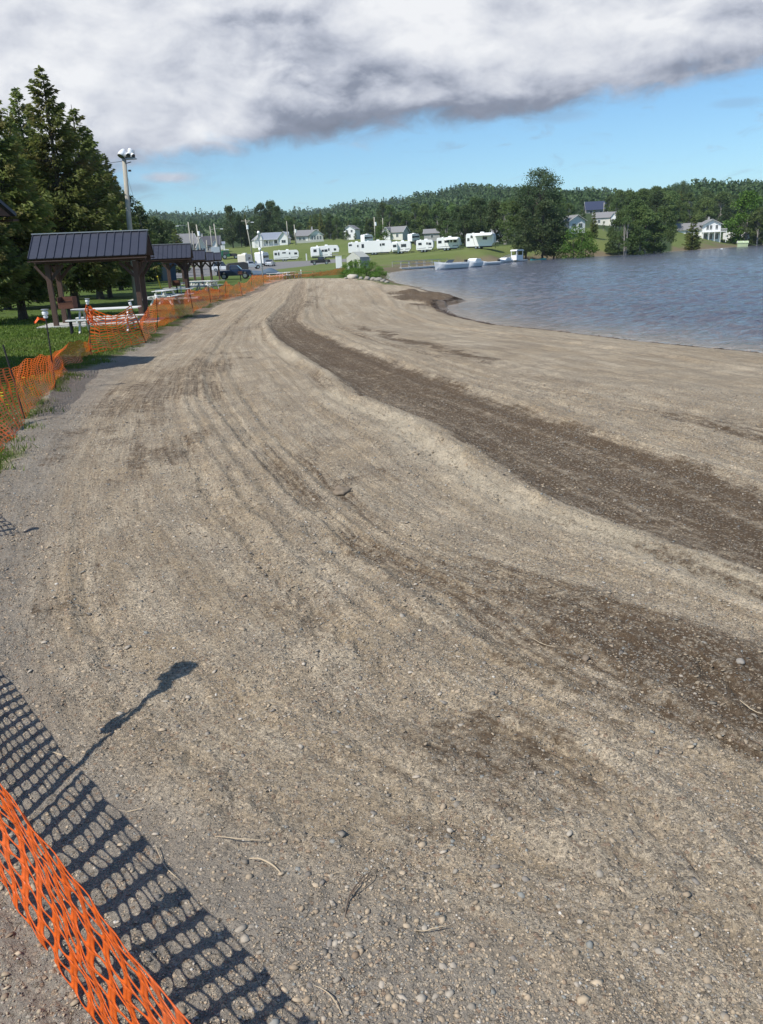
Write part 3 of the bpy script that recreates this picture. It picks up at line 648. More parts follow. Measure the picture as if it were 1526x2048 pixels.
def make_spruce(h, rmax, seed, nb=26, dens=1.0, leaf=0.30, base=0.13, mt='needle', trunk_r=None, one_side=None):
    rs_ = np.random.RandomState(seed); cents = []; tans = []; tint = []; tk = MB(); tr0 = trunk_r or h * 0.016
    lean = rs_.uniform(-.01, .01, 2)
    tk.tube([(lean[0] * z * h, lean[1] * z * h, z * h - (0.3 if z == 0 else 0)) for z in (0, .04, .2, .5, .8, .98)], [tr0 * q for q in (1.45, 1.05, .9, .62, .3, .06)], 9)
    levels = int(nb * h / 14)
    for k in range(levels):
        f = (k + rs_.uniform(-.3, .3)) / levels; f = max(0, f); z = h * (base + (0.985 - base) * f)
        R = rmax * ((1 - f) ** 0.85) * (0.75 + 0.25 * min(1, f * 6)) + 0.12
        nbr = int(5 + 6 * (1 - f)); ph = rs_.uniform(0, 6.28)
        for i in range(nbr):
            if rs_.rand() < 0.07: continue
            an = ph + i * 2 * math.pi / nbr + rs_.uniform(-.3, .3); L = R * rs_.uniform(0.62, 1.20)
            up0 = 0.25 * f - 0.30 * (1 - f); z0 = z + rs_.uniform(-.2, .2)
            m_ = max(6, int(L * 22 * dens)); t_ = rs_.uniform(0.15, 1.0, m_) ** 0.75
            x = np.cos(an) * L * t_; y = np.sin(an) * L * t_; zz = z0 + L * (up0 * t_ + 0.28 * t_ ** 3)
            wd = 0.22 * L * (1.15 - t_) + 0.10
            sx_ = rs_.normal(0, 1, m_) * wd; px_ = x - np.sin(an) * sx_; py_ = y + np.cos(an) * sx_
            zz = zz - np.abs(sx_) * 0.35 - rs_.exponential(0.10, m_) * (0.6 + .6 * (1 - f))
            cents.append(np.stack([px_, py_, zz], 1)); d_ = np.array([math.cos(an), math.sin(an), -0.25 + 0.4 * f]); tg = np.repeat(d_[None], m_, 0) + np.stack([-np.sin(an) * sx_, np.cos(an) * sx_, -0.4 * np.ones(m_)], 1) * 0.8
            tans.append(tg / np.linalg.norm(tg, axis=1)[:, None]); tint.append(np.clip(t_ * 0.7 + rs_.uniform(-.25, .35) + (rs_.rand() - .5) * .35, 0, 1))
            if L > 0.9 and rs_.rand() < 0.7:
                tk.tube([(0, 0, z0), (math.cos(an) * L * .5, math.sin(an) * L * .5, z0 + L * up0 * .5), (math.cos(an) * L * .92, math.sin(an) * L * .92, z0 + L * (up0 * .92 + .2))], [0.018 * L + .015, 0.012 * L + .01, 0.008], 4, cap=False)
    # dead lower limbs
    for i in range(9):
        an = rs_.uniform(0, 6.28); z0 = h * rs_.uniform(base * .45, base * 1.2); L = rmax * rs_.uniform(.3, .7)
        tk.tube([(0, 0, z0), (math.cos(an) * L, math.sin(an) * L, z0 - L * .15)], [.03, .008], 4, cap=False)
    c = np.concatenate(cents); tg = np.concatenate(tans); V, F = leaf_quads(c, leaf * 0.34, rs_, 0.6, 2.8, tg)
    return dict(V=V, F=F, tint=np.repeat(np.concatenate(tint), 4), tk=tk, crown=mt, bark='bark')
def make_broad(h, wd, seed, clumps=34, per=110, leaf=0.42, mt='leaf', base=0.18, bark='bark_pale', shape=0.8, stems=1, tip=0.45):
    rs_ = np.random.RandomState(seed); tk = MB(); tr0 = h * 0.017; cents = []; tint = []
    for s_ in range(stems):
        ox, oy = (0, 0) if stems == 1 else rs_.uniform(-.18, .18, 2) * wd
        tk.tube([(ox * .4, oy * .4, -.3), (ox * .6, oy * .6, h * .2), (ox, oy, h * .5), (ox * 1.3, oy * 1.3, h * .85)], [tr0 * 1.3, tr0, tr0 * .65, tr0 * .15], 7)
    for k in range(clumps):
        f = rs_.uniform(0, 1) ** 0.9; zc = h * (base + (0.96 - base) * f)
        env = math.sin(math.pi * min(1, (0.12 + 0.88 * f)) ** shape) ** tip if f < .999 else 0.2
        R = wd / 2 * max(0.18, env) * rs_.uniform(0.35, 0.95); an = rs_.uniform(0, 6.28)
        cx, cy = R * math.cos(an), R * math.sin(an); cr = wd * rs_.uniform(0.10, 0.19); n = int(per * rs_.uniform(.7, 1.3))
        d = rs_.normal(size=(n, 3)); d /= np.linalg.norm(d, axis=1)[:, None]; q = cr * rs_.uniform(0.45, 1.1, n)[:, None] * d; q[:, 2] *= 0.75
        c = q + np.array([cx, cy, zc]); cents.append(c); tint.append(np.clip(rs_.uniform(0, 1) * 0.6 + rs_.uniform(0, .4, n), 0, 1))
        if rs_.rand() < .6: tk.tube([(0, 0, zc * .62), (cx * .5, cy * .5, zc * .8), (cx, cy, zc)], [tr0 * .4, tr0 * .25, tr0 * .08], 4, cap=False)
    c = np.concatenate(cents); V, F = leaf_quads(c, leaf * 0.6, rs_, 0.5, 1.3)
    return dict(V=V, F=F, tint=np.repeat(np.concatenate(tint), 4), tk=tk, crown=mt, bark=bark)
PROTO = {}
def proto(key, spec, h):
    """build the crown and trunk meshes of one kind of tree once"""
    me = np_mesh('crown', spec['V'], spec['F'], M[spec['crown']], attrs={'tint': spec['tint']}); tkk = spec['tk'].build('trunk', M[spec['bark']])
    PROTO[key] = (me.data, tkk.data, h); bpy.data.objects.remove(me); bpy.data.objects.remove(tkk)
def put_tree(name, key, x, y, h, label, cat='tree', group=None, rz=None, wide=1.0, crown_mat=None):
    cm, tm, h0 = PROTO[key]; s = h / h0; z = Hs(x, y)
    e = empty(name, (x, y, z), random.uniform(0, 6.28) if rz is None else rz, label, cat, group); e.scale = (s * wide, s * wide, s)
    for nm, me in (('trunk', tm), ('crown', cm)):
        o = bpy.data.objects.new(nm, me); C.objects.link(o); o.parent = e
        if nm == 'crown' and crown_mat: o.material_slots[0].link = 'OBJECT'; o.material_slots[0].material = M[crown_mat]
    return e
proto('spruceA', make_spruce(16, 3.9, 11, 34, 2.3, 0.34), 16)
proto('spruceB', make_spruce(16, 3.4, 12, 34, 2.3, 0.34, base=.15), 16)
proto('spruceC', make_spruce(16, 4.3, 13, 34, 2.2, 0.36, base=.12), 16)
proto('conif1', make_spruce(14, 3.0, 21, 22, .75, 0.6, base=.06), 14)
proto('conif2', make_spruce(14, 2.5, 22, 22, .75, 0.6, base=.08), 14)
proto('pine1', make_broad(14, 9, 31, 64, 120, 0.5, 'pine', .13, 'bark', .75), 14)
proto('pine2', make_broad(14, 8, 32, 56, 120, 0.5, 'pine', .1, 'bark', .8), 14)
proto('leaf1', make_broad(12, 8.5, 41, 52, 120, 0.5, 'leaf', .05, shape=.7), 12)
proto('leaf2', make_broad(12, 7.5, 42, 48, 120, 0.5, 'leaf', .08, shape=.7), 12)
proto('leaf3', make_broad(12, 6.5, 43, 44, 110, 0.5, 'leaf', .04, shape=.75), 12)
proto('birch', make_broad(13, 6, 44, 34, 80, 0.45, 'leaf', .22, 'bark_pale', .85, 3), 13)
proto('poplar', make_broad(22, 17, 45, 110, 130, 0.55, 'poplar', .22, 'bark', .8, 3, tip=.3), 22)
proto('bush', make_broad(5, 6.5, 46, 36, 110, 0.26, 'bright', .02, 'bark', .62, 3), 5)

def tree_px(name, key, px, top, r, label, cat='tree', group=None, wide=1.0, crown_mat=None, hmin=3):
    """a tree standing at distance r in the direction of px, tall enough to reach up to the given height in the view"""
    x, y = polar(px, r); z = Hs(x, y); ztop = EYE + math.tan(elev(px, top)) * r
    return put_tree(name, key, x, y, max(hmin, ztop - z), label, cat, group, wide=wide, crown_mat=crown_mat)
near = [ # px at the base, top, distance
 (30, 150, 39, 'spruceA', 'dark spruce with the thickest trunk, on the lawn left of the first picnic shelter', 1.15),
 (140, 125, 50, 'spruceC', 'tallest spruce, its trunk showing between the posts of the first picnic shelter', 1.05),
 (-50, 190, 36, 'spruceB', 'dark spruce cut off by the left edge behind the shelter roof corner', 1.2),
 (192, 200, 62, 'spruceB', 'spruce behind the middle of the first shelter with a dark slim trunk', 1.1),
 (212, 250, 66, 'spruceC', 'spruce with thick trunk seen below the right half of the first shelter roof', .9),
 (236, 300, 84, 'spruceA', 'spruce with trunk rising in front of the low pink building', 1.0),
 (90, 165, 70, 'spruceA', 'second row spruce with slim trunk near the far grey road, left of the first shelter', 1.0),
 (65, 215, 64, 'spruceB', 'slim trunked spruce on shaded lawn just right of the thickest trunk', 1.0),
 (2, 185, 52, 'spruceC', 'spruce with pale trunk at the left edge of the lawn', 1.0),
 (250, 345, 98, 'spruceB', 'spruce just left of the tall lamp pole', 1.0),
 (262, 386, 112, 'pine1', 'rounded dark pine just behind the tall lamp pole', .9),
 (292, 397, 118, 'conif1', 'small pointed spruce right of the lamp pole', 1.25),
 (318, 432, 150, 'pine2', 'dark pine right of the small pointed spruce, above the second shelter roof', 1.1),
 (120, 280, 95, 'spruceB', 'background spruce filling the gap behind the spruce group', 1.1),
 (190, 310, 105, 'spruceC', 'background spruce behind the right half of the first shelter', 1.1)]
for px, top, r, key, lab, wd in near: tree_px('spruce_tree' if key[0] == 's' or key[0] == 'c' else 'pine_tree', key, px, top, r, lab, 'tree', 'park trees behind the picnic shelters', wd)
mids = [
 ('leafy_tree', 'leaf2', 696, 462, 328, 'leafy tree standing right in front of the hidden white house', 0.9),
 ('leafy_tree', 'leaf3', 712, 466, 325, 'small leafy tree at the right corner of the hidden white house', 0.9),
 ('leafy_tree', 'birch', 893, 440, 250, 'tree with light bark between the grey cabin and the two bare trunks', 1.2),
 ('leafy_tree', 'leaf3', 1000, 440, 240, 'leafy tree in front of the small pale cottage', 1.0),
 ('spruce_tree', 'conif1', 357, 455, 180, 'dark conifer with drooping outline beside the grey house', 1.5),
 ('pine_tree', 'pine2', 340, 438, 210, 'dark pine on the left above the third shelter roof', 1.1),
 ('pine_tree', 'pine1', 302, 440, 190, 'bushy pine above the second shelter roof', 1.1),
 ('pine_tree', 'pine1', 469, 412, 345, 'tall dark pine left of the leaning utility pole', .72),
 ('pine_tree', 'pine2', 486, 428, 350, 'second dark pine, just right of the tall one by the utility pole', .7),
 ('spruce_tree', 'conif1', 497, 424, 352, 'narrow pointed conifer in the gap between the two dark pine groups', .7),
 ('pine_tree', 'pine1', 529, 407, 368, 'left tree of the big dark pine group behind the white house', .85),
 ('pine_tree', 'pine1', 546, 402, 372, 'tallest tree of the big dark pine group behind the white house', .85),
 ('pine_tree', 'pine1', 562, 412, 366, 'right tree of the big dark pine group behind the white house', .85),
 ('leafy_tree', 'leaf2', 586, 436, 375, 'mid green tree between the dark pines and the grey bungalow', .9),
 ('leafy_tree', 'leaf1', 604, 446, 380, 'tree directly behind the grey bungalow', 1.1),
 ('leafy_tree', 'leaf3', 600, 462, 345, 'brownish small tree at the left end of the grey bungalow', 1.0),
 ('spruce_tree', 'conif1', 646, 420, 385, 'pointed dark spruce right of the grey bungalow', .8),
 ('pine_tree', 'pine2', 661, 440, 365, 'dark tree at the right end of the grey bungalow', 1.0),
 ('leafy_tree', 'leaf1', 676, 436, 370, 'leafy tree left of the half hidden white house', 1.0),
 ('leafy_tree', 'leaf2', 672, 462, 338, 'low leafy tree on the bank between bungalow and hidden white house', 1.2),
 ('leafy_tree', 'leaf3', 690, 455, 335, 'leafy tree on the bank just left of the hidden white house', 1.1),
 ('leafy_tree', 'leaf1', 716, 436, 372, 'leafy tree right of the hidden white house', 1.0),
 ('pine_tree', 'pine1', 768, 406, 385, 'tall very dark pine behind the small bright round tree', .7),
 ('pine_tree', 'pine2', 782, 414, 380, 'dark pine right of the tallest dark one behind the white gabled house', .7),
 ('leafy_tree', 'bush', 765, 452, 300, 'small bright green round tree beside a white pole', 1.0),
 ('leafy_tree', 'leaf2', 742, 436, 380, 'leafy tree left of the tall very dark pine', 1.0),
 ('leafy_tree', 'leaf1', 815, 428, 360, 'leafy tree behind the small camper on the upper road', 1.0),
 ('leafy_tree', 'leaf1', 848, 412, 350, 'leafy tree behind the grey cabin', 1.0),
 ('leafy_tree', 'leaf2', 876, 402, 345, 'tall leafy tree right behind the grey cabin', 1.0),
 ('pine_tree', 'pine2', 892, 420, 258, 'dark tree shading the ground between grey cabin and awning camper', 1.0),
 ('pine_tree', 'pine1', 918, 412, 245, 'dark pine with bare trunk left of the large awning camper', .9),
 ('pine_tree', 'pine2', 930, 408, 240, 'dark pine with two tall bare trunks behind the large awning camper', .9),
 ('pine_tree', 'pine1', 962, 398, 248, 'dark pine behind the middle of the large awning camper', .9),
 ('leafy_tree', 'leaf1', 950, 396, 300, 'high leafy tree on the slope above the awning campers', 1.1),
 ('pine_tree', 'pine2', 990, 398, 236, 'dark tree with thin trunks at the right end of the large awning camper', 1.0),
 ('leafy_tree', 'birch', 1010, 402, 228, 'light trunked tree left of the gangway', 1.0),
 ('leafy_tree', 'leaf2', 1030, 400, 222, 'leafy tree above the gangway', 1.0),
 ('poplar_tree', 'poplar', 1076, 338, 224, 'very tall poplar rising far above all other trees by the lake', 1.0),
 ('pine_tree', 'pine1', 1052, 420, 196, 'left tree of the dark pine clump on the shore right of the kiosk', .95),
 ('pine_tree', 'pine1', 1085, 402, 197, 'middle and tallest tree of the dark pine clump on the shore', 1.0),
 ('pine_tree', 'pine2', 1108, 425, 198, 'right tree of the dark pine clump on the shore', 1.0),
 ('leafy_tree', 'leaf1', 1046, 392, 232, 'leafy tree below the left side of the very tall poplar', 1.0),
 ('leafy_tree', 'leaf2', 1112, 396, 236, 'leafy tree below the right side of the very tall poplar', 1.0),
 ('leafy_tree', 'leaf3', 1135, 406, 262, 'leafy tree just left of the white gabled cottage', 1.0),
 ('willow_bush', 'bush', 1150, 457, 197, 'bright green willow in front of the white gabled cottage', 1.0),
 ('willow_bush', 'bush', 1166, 462, 199, 'second bright willow, right in front of the cottage corner', 1.0),
 ('spruce_tree', 'conif1', 1186, 418, 230, 'dark conifer right of the white gabled cottage', .95),
 ('leafy_tree', 'leaf3', 1162, 420, 300, 'leafy tree behind the roof of the white gabled cottage', 1.0),
 ('leafy_tree', 'birch', 1206, 442, 262, 'thin leafy tree in front of the long white wall', .8),
 ('leafy_tree', 'leaf1', 1238, 424, 213, 'left tree of the dense shore clump right of the meadow', .95),
 ('leafy_tree', 'birch', 1252, 432, 206, 'pale trunked tree at the front of the dense shore clump', 1.0),
 ('leafy_tree', 'leaf1', 1268, 402, 218, 'tall tree in the middle of the dense shore clump', 1.05),
 ('leafy_tree', 'leaf2', 1290, 408, 216, 'leafy tree in the right half of the dense shore clump', 1.1),
 ('leafy_tree', 'leaf3', 1310, 425, 218, 'leafy tree near the right end of the dense shore clump', 1.2),
 ('leafy_tree', 'leaf1', 1322, 415, 232, 'last tree of the dense shore clump, next to the two storey house', 1.0),
 ('leafy_tree', 'leaf2', 1280, 450, 207, 'low tree on the shore in the dense clump', 1.2),
 ('spruce_tree', 'conif1', 1385, 428, 262, 'single dark spruce on the lawn in front of the two storey house', 1.35),
 ('leafy_tree', 'leaf1', 1352, 402, 330, 'leafy tree behind the left wing of the two storey house', 1.0),
 ('leafy_tree', 'leaf3', 1375, 385, 390, 'high leafy tree behind the two storey house roof', 1.0),
 ('pine_tree', 'pine1', 1415, 400, 380, 'dark pine behind the right side of the two storey house', .9),
 ('pine_tree', 'pine2', 1448, 410, 360, 'dark pine between the two storey house and the white camper', .9),
 ('leafy_tree', 'leaf1', 1492, 384, 325, 'bright leafy tree hanging over the white camper', 1.15),
 ('leafy_tree', 'leaf2', 1515, 412, 318, 'leafy tree right of the pale green sheds', 1.1),
 ('leafy_tree', 'leaf1', 1545, 400, 330, 'leafy tree cut off by the right edge above the shore', 1.2),
 ('poplar_tree', 'poplar', 1360, 362, 440, 'tall poplar standing above the right hand wooded slope', .62),
 ('poplar_tree', 'poplar', 1345, 366, 450, 'second tall poplar above the wooded slope', .5)]
for nm, key, px, top, r, lab, wd in mids:
    e = tree_px(nm, key, px, top, r, lab, 'bush' if 'bush' in nm else 'tree', None, wd, 'bright' if 'bright leafy' in lab else None, hmin=2.5)
    if key == 'bush': e.scale = (e.scale[2], e.scale[2], e.scale[2])
# wooded slopes: single trees in three bands, each band a group of look-alikes
rt = random.Random(5)
def band(n, px0, px1, r0, r1, hmin, hmax, lab, grp, kinds, clear=()):
    placed = []; tries = 0
    while len(placed) < n and tries < n * 30:
        tries += 1; px = rt.uniform(px0, px1); r = r0 + (r1 - r0) * rt.random() ** 0.9; x, y = polar(px, r)
        if any((x - a) ** 2 + (y - b) ** 2 < 20 for a, b in placed): continue
        if any(p0 < px < p1 and q0 < r < q1 for p0, p1, q0, q1 in clear): continue
        placed.append((x, y)); key = rt.choice(kinds)
        put_tree('spruce_tree' if key[0] == 'c' else 'leafy_tree', key, x, y, rt.uniform(hmin, hmax), lab, 'tree', grp, wide=rt.uniform(.9, 1.25))
band(80, -60, 770, 380, 560, 8, 13, 'one of the mixed green trees in the wooded belt behind the lakeside houses', 'trees in the wooded belt behind the houses', ['leaf1', 'leaf2', 'leaf3', 'conif1', 'conif2', 'leaf2', 'pine2'], [(-200, 1600, 0, 378)])
band(75, 780, 1180, 270, 480, 9, 13, 'one of the leafy trees on the wooded slope above the campers', 'trees on the slope above the campers', ['leaf1', 'leaf2', 'leaf3', 'leaf1', 'birch', 'conif2'], [(780, 880, 0, 350), (880, 1000, 0, 280), (1120, 1230, 0, 480)])
band(85, 1215, 1700, 300, 500, 10, 14, 'one of the leafy trees on the wooded slope on the right', 'trees on the right hand wooded slope', ['leaf1', 'leaf2', 'leaf3', 'leaf1', 'leaf2', 'conif2', 'pine2'], [(1330, 1460, 0, 365), (1440, 1600, 0, 340), (1215, 1260, 0, 330)])

# far forest: nobody could count it, one object
def far_forest():
    rs_ = np.random.RandomState(77); n = 34000; a = rs_.uniform(rad(-42), rad(44), n); r = 480 * (2600 / 480) ** (rs_.uniform(0, 1, n) ** 0.8)
    x = r * np.sin(a); y = r * np.cos(a); z = base_h(x, y, np.full(n, 500.0))
    b0, b1 = az_of(1165), az_of(1235); ok = ~((a > b0) & (a < b1) & (r < 530)); x, y, z, r = x[ok], y[ok], z[ok], r[ok]; n = len(x)
    h = rs_.uniform(8, 14, n) * np.where(r > 1300, 1.25, 1); con = rs_.rand(n) < 0.35; k = 40
    t = rs_.rand(n, k); an = rs_.uniform(0, 6.283, (n, k))
    prof = np.where(con[:, None], (1 - t) * 0.24, 0.30 * np.sqrt(np.maximum(0.04, np.sin(np.pi * np.clip(t * 0.9 + 0.1, 0, 1)))))
    R = h[:, None] * prof * rs_.uniform(.7, 1.1, (n, k)); c = np.stack([x[:, None] + R * np.cos(an), y[:, None] + R * np.sin(an), z[:, None] + h[:, None] * (0.05 + 0.95 * t)], 2).reshape(-1, 3)
    sz = np.repeat(h * 0.115, k); V, F = leaf_quads(c, sz, rs_, 0.6, 1.3)
    tint = np.repeat(np.clip(np.where(con, 0.0, rs_.uniform(.1, .9, n))[:, None] + rs_.uniform(-.1, .2, (n, k)), 0, 1).reshape(-1), 4)
    o = np_mesh('distant_forest', V, F, M['farleaf'], attrs={'tint': tint}); tag(o, 'continuous green forest covering the distant hills', 'forest', None, 'stuff')
M['farleaf'] = leafmat('distant leaves', (0.050, 0.088, 0.036), (0.095, 0.150, 0.050), (0.070, 0.115, 0.040), 0.3)
far_forest()

# ---------------------------------------------------------------- willow shrub at the end of the beach
for i, (px, r, top, lab, wd) in enumerate([(712, 92, 522, 'leafy green shrub at the tip of the beach, tallest part beside the net end', .9), (735, 90, 524, 'wide green shrub between the net end and the lake', 1.0), (758, 88, 538, 'low green shrub at the water side of the beach tip', 1.1), (695, 98, 528, 'green shrub right behind the far end of the orange net', .8)]):
    x, y = polar(px, r); z = Hs(x, y); hh = max(1.2, EYE + math.tan(elev(px, top)) * r - z)
    e = put_tree('willow_shrub', 'bush', x, y, hh, lab, 'shrub', 'shrubs at the tip of the beach'); e.scale = (hh / 5 * 1.5, hh / 5 * 1.1, hh / 5)

# ---------------------------------------------------------------- stones and gravel
def ico(sub=1):
    import bmesh
    bm = bmesh.new(); bmesh.ops.create_icosphere(bm, subdivisions=sub, radius=1.0); v = np.array([q.co[:] for q in bm.verts]); f = np.array([[p.index for p in q.verts] for q in bm.faces]); bm.free(); return v, f
def pebble_mat():
    m, t, b = mat('pebbles'); c = t.attr('col').outputs['Color']; n = t.noise(t.new('ShaderNodeNewGeometry').outputs['Position'], 180, 3, 0.7)
    t.put(b.inputs['Base Color'], t.mix(t.smooth(n, .3, .7, 0, .35), c, t.mix(0.5, c, (0.08, 0.07, 0.06)))); b.inputs['Roughness'].default_value = 0.85; b.inputs['Specular IOR Level'].default_value = 0.25; return m
M['pebble'] = pebble_mat()
def pebbles():
    rs_ = np.random.RandomState(9); V0, F0 = ico(1); n = 176000
    a = rs_.uniform(rad(-44), rad(40), n); r = 1.0 + 11.0 * rs_.uniform(0, 1, n) ** 1.55; x = r * np.sin(a) + rs_.normal(0, .1, n); y = r * np.cos(a) + rs_.normal(0, .1, n) - 0.2
    z, A = surface(x, y); ok = (A['bs'] > -0.5 - fbm(x, y, 5, 2)) & (rs_.rand(n) < 0.45 + 0.9 * sst(fbm(x * 1.6, y * 1.6, 301, 3), -0.3, 0.3) * (1 - 0.5 * A['damp']))
    x, y, z, r = x[ok], y[ok], z[ok], r[ok]; dmp = A['damp'][ok]; n = len(x)
    s = 0.0030 * (1 - rs_.rand(n)) ** (-0.28) * np.clip(0.72 + r * 0.11, 0.8, 1.9); s = np.minimum(s, 0.014)
    big = np.zeros(n, bool); big[:900] = True; s = np.where(big, rs_.uniform(.007, .017, n), s)
    sc = np.stack([s * rs_.uniform(.8, 1.45, n), s * rs_.uniform(.7, 1.1, n), s * rs_.uniform(.22, .5, n)], 1); an = rs_.uniform(0, 6.28, n); ca, sa = np.cos(an), np.sin(an)
    jit = 1 + rs_.uniform(-.36, .30, (n, len(V0), 1)); P = V0[None] * jit * sc[:, None, :]
    Xr = P[..., 0] * ca[:, None] - P[..., 1] * sa[:, None]; Yr = P[..., 0] * sa[:, None] + P[..., 1] * ca[:, None]; tl = rs_.uniform(-.35, .35, (n, 2))
    Zr = P[..., 2] + Xr * tl[:, :1] + Yr * tl[:, 1:]
    V = np.stack([Xr + x[:, None], Yr + y[:, None], Zr + (z + sc[:, 2] * np.where(big, rs_.uniform(-.45, .2, n), rs_.uniform(-.25, .45, n)))[:, None]], 2).reshape(-1, 3)
    F = (F0[None] + (np.arange(n) * len(V0))[:, None, None]).reshape(-1, 3)
    pal = np.array([(.40, .315, .22), (.46, .37, .26), (.23, .205, .175), (.28, .28, .255), (.46, .40, .32), (.32, .235, .16), (.44, .35, .24), (.33, .262, .185), (.58, .54, .47)])
    w_ = np.array([.2, .2, .14, .08, .08, .07, .12, .1, .01]); col = pal[rs_.choice(len(pal), n, p=w_ / w_.sum())] * rs_.uniform(.8, 1.12, (n, 1)); col = np.where(big[:, None], np.array([.29, .255, .205]) * rs_.uniform(.75, 1.5, (n, 1)), col); col = col * (1 - 0.35 * dmp[:, None])
    o = np_mesh('gravel', V, F, M['pebble'], attrs={'col': np.repeat(col, len(V0), 0)}, smooth=False); tag(o, 'loose grey and brown pebbles scattered over the beach', 'gravel', None, 'stuff')
pebbles()
def stone(name, x, y, size, label, cat='rock', group=None, col='rockgrey', sub=2, seed=0, flat=.6):
    v, f = ico(sub); rs_ = np.random.RandomState(seed); d = np.array([mnoise.noise(Vector(q * 1.3 + seed)) for q in v]); d2 = np.array([mnoise.noise(Vector(q * 3.1 + seed)) for q in v])
    v = v * (1 + 0.45 * d[:, None] + 0.15 * d2[:, None]) * np.array([size * rs_.uniform(.9, 1.25), size * rs_.uniform(.7, 1), size * flat])
    an = rs_.uniform(0, 6.28); v[:, :2] = v[:, :2] @ np.array([[math.cos(an), -math.sin(an)], [math.sin(an), math.cos(an)]])
    o = np_mesh(name, v, f, M[col]); o.location = (x, y, Hs(x, y) + size * flat * 0.45); return tag(o, label, cat, group)
M['rockgrey'] = simple('grey boulder', (0.27, 0.245, 0.21), 0.9, 0, 0.3, 3, bump=0.02, bscale=12)
M['rocklight'] = simple('pale boulder', (0.44, 0.40, 0.34), 0.9, 0, 0.2, 3, bump=0.02, bscale=12)
M['rockbrown'] = simple('earthy stone', (0.21, 0.165, 0.12), 0.95, 0, 0.3, 20, bump=0.004, bscale=60)
q = ground_pt(683, 985, 0.0); stone('stone', q[0], q[1], 0.054, 'fist sized brown stone lying alone on the raked gravel', 'stone', None, 'rockbrown', 3, 4, .8)
q = ground_pt(1481, 1324, 0.0); stone('stone', q[0], q[1], 0.022, 'pale pebble on the dark damp patch by the right edge', 'stone', None, 'rockgrey', 2, 5)
q = ground_pt(1172, 1315, 0.0); stone('stone', q[0], q[1], 0.02, 'small dark stone left of the dark damp patch', 'stone', None, 'rockbrown', 2, 6)
bl = [(707, 557, .55, 'rocklight', 'large pale boulder at the beach tip, first from the left in the row'), (722, 558, .28, 'rockgrey', 'low boulder just right of the large pale one'), (735, 559, .36, 'rockgrey', 'grey brown boulder in the middle of the row under the shrub'), (747, 560, .36, 'rockgrey', 'pale boulder near the water in the row under the shrub'), (757, 560, .38, 'rockgrey', 'boulder with dark underside near the lake end of the row'), (766, 562, .30, 'rockgrey', 'small boulder at the water line of the beach tip'), (692, 557, .25, 'rockgrey', 'small stone left of the large pale boulder'), (774, 563, .22, 'rockgrey', 'last small stone in the shallow water by the beach tip')]
for i, (px, py, s_, m_, lab) in enumerate(bl):
    q = ground_pt(px, py, -.55); stone('boulder', q[0], q[1], s_, lab, 'boulder', 'boulders at the tip of the beach', m_, 2, 20 + i)
for i, (px, r, s_) in enumerate([(873, 150, 1.0), (858, 149, .7), (850, 148, .6), (892, 150, .6), (946, 153, .9), (925, 152, .7), (962, 157, .8), (980, 158, .6), (905, 151, .5), (838, 147, .5), (820, 145, .5), (1000, 160, .7), (1018, 163, .6), (1310, 204, .7), (1345, 208, .6), (1372, 214, .5), (1255, 200, .6), (1230, 199, .5), (1200, 199, .6)]):
    x, y = polar(px, r); stone('boulder', x, y, s_, 'one of the grey boulders protecting the far bank of the lake', 'boulder', 'boulders along the far bank', 'rockgrey', 2, 50 + i)

# dry reed stems
M['straw'] = simple('dry straw', (0.46, 0.37, 0.25), 0.7); M['twig'] = simple('dark twig', (0.11, 0.08, 0.06), 0.8)
stems = [((433, 1680), (532, 1688), .0035, 'straw', 'pale curved reed stem on gravel, centre bottom'), ((500, 1728), (563, 1750), .006, 'straw', 'thick pale split reed stem below the curved one'), ((312, 1700), (375, 1775), .003, 'straw', 'thin curved straw right of the net shadow tips'), ((90, 1508), (137, 1517), .005, 'straw', 'short pale stick lying inside the net shadow'), ((237, 1620), (290, 1622), .003, 'straw', 'thin reddish stem at the edge of the net shadow'), ((690, 1840), (735, 1757), .004, 'twig', 'dark forked twig on the gravel'), ((835, 1868), (900, 1860), .003, 'straw', 'faint pale straw right of the dark twig'), ((630, 1985), (683, 2028), .003, 'straw', 'pale straw near the bottom edge of the photo'), ((1478, 1414), (1526, 1425), .005, 'straw', 'pale stem on dark damp gravel at the right edge'), ((205, 1445), (262, 1448), .0025, 'straw', 'thin straw beside the stake shadow'), ((610, 1748), (690, 1746), .002, 'straw', 'hair thin straw right of the thick split stem'), ((1120, 1290), (1060, 1275), .003, 'straw', 'pale straw in the middle of the raked gravel')]
for i, (a, b, r, m_, lab) in enumerate(stems):
    A = ground_pt(*a); B = ground_pt(*b); mb = MB(); k = 9; P_ = []
    dx, dy = B[0] - A[0], B[1] - A[1]; L = math.hypot(dx, dy); nx, ny = -dy / L, dx / L; cv = (0.10 if i % 2 else -0.06) * L
    for j in range(k + 1):
        t = j / k; x = A[0] + dx * t + nx * cv * math.sin(math.pi * t); y = A[1] + dy * t + ny * cv * math.sin(math.pi * t); P_.append((x, y, Hs(x, y) + r + 0.006 + 0.010 * math.sin(3 * t + i)))
    r *= .62; mb.tube(P_, [r * (1 - .5 * abs(2 * j / k - 1)) for j in range(k + 1)], 6)
    if m_ == 'twig': mb.tube([P_[4], (P_[4][0] + .05, P_[4][1] + .05, P_[4][2] + .015), (P_[4][0] + .07, P_[4][1] + .10, P_[4][2] + .01)], [.002, .0015, .001], 5)
    tag(mb.build('reed_stem' if m_ == 'straw' else 'twig', M[m_], smooth=True), lab, 'stem' if m_ == 'straw' else 'twig')

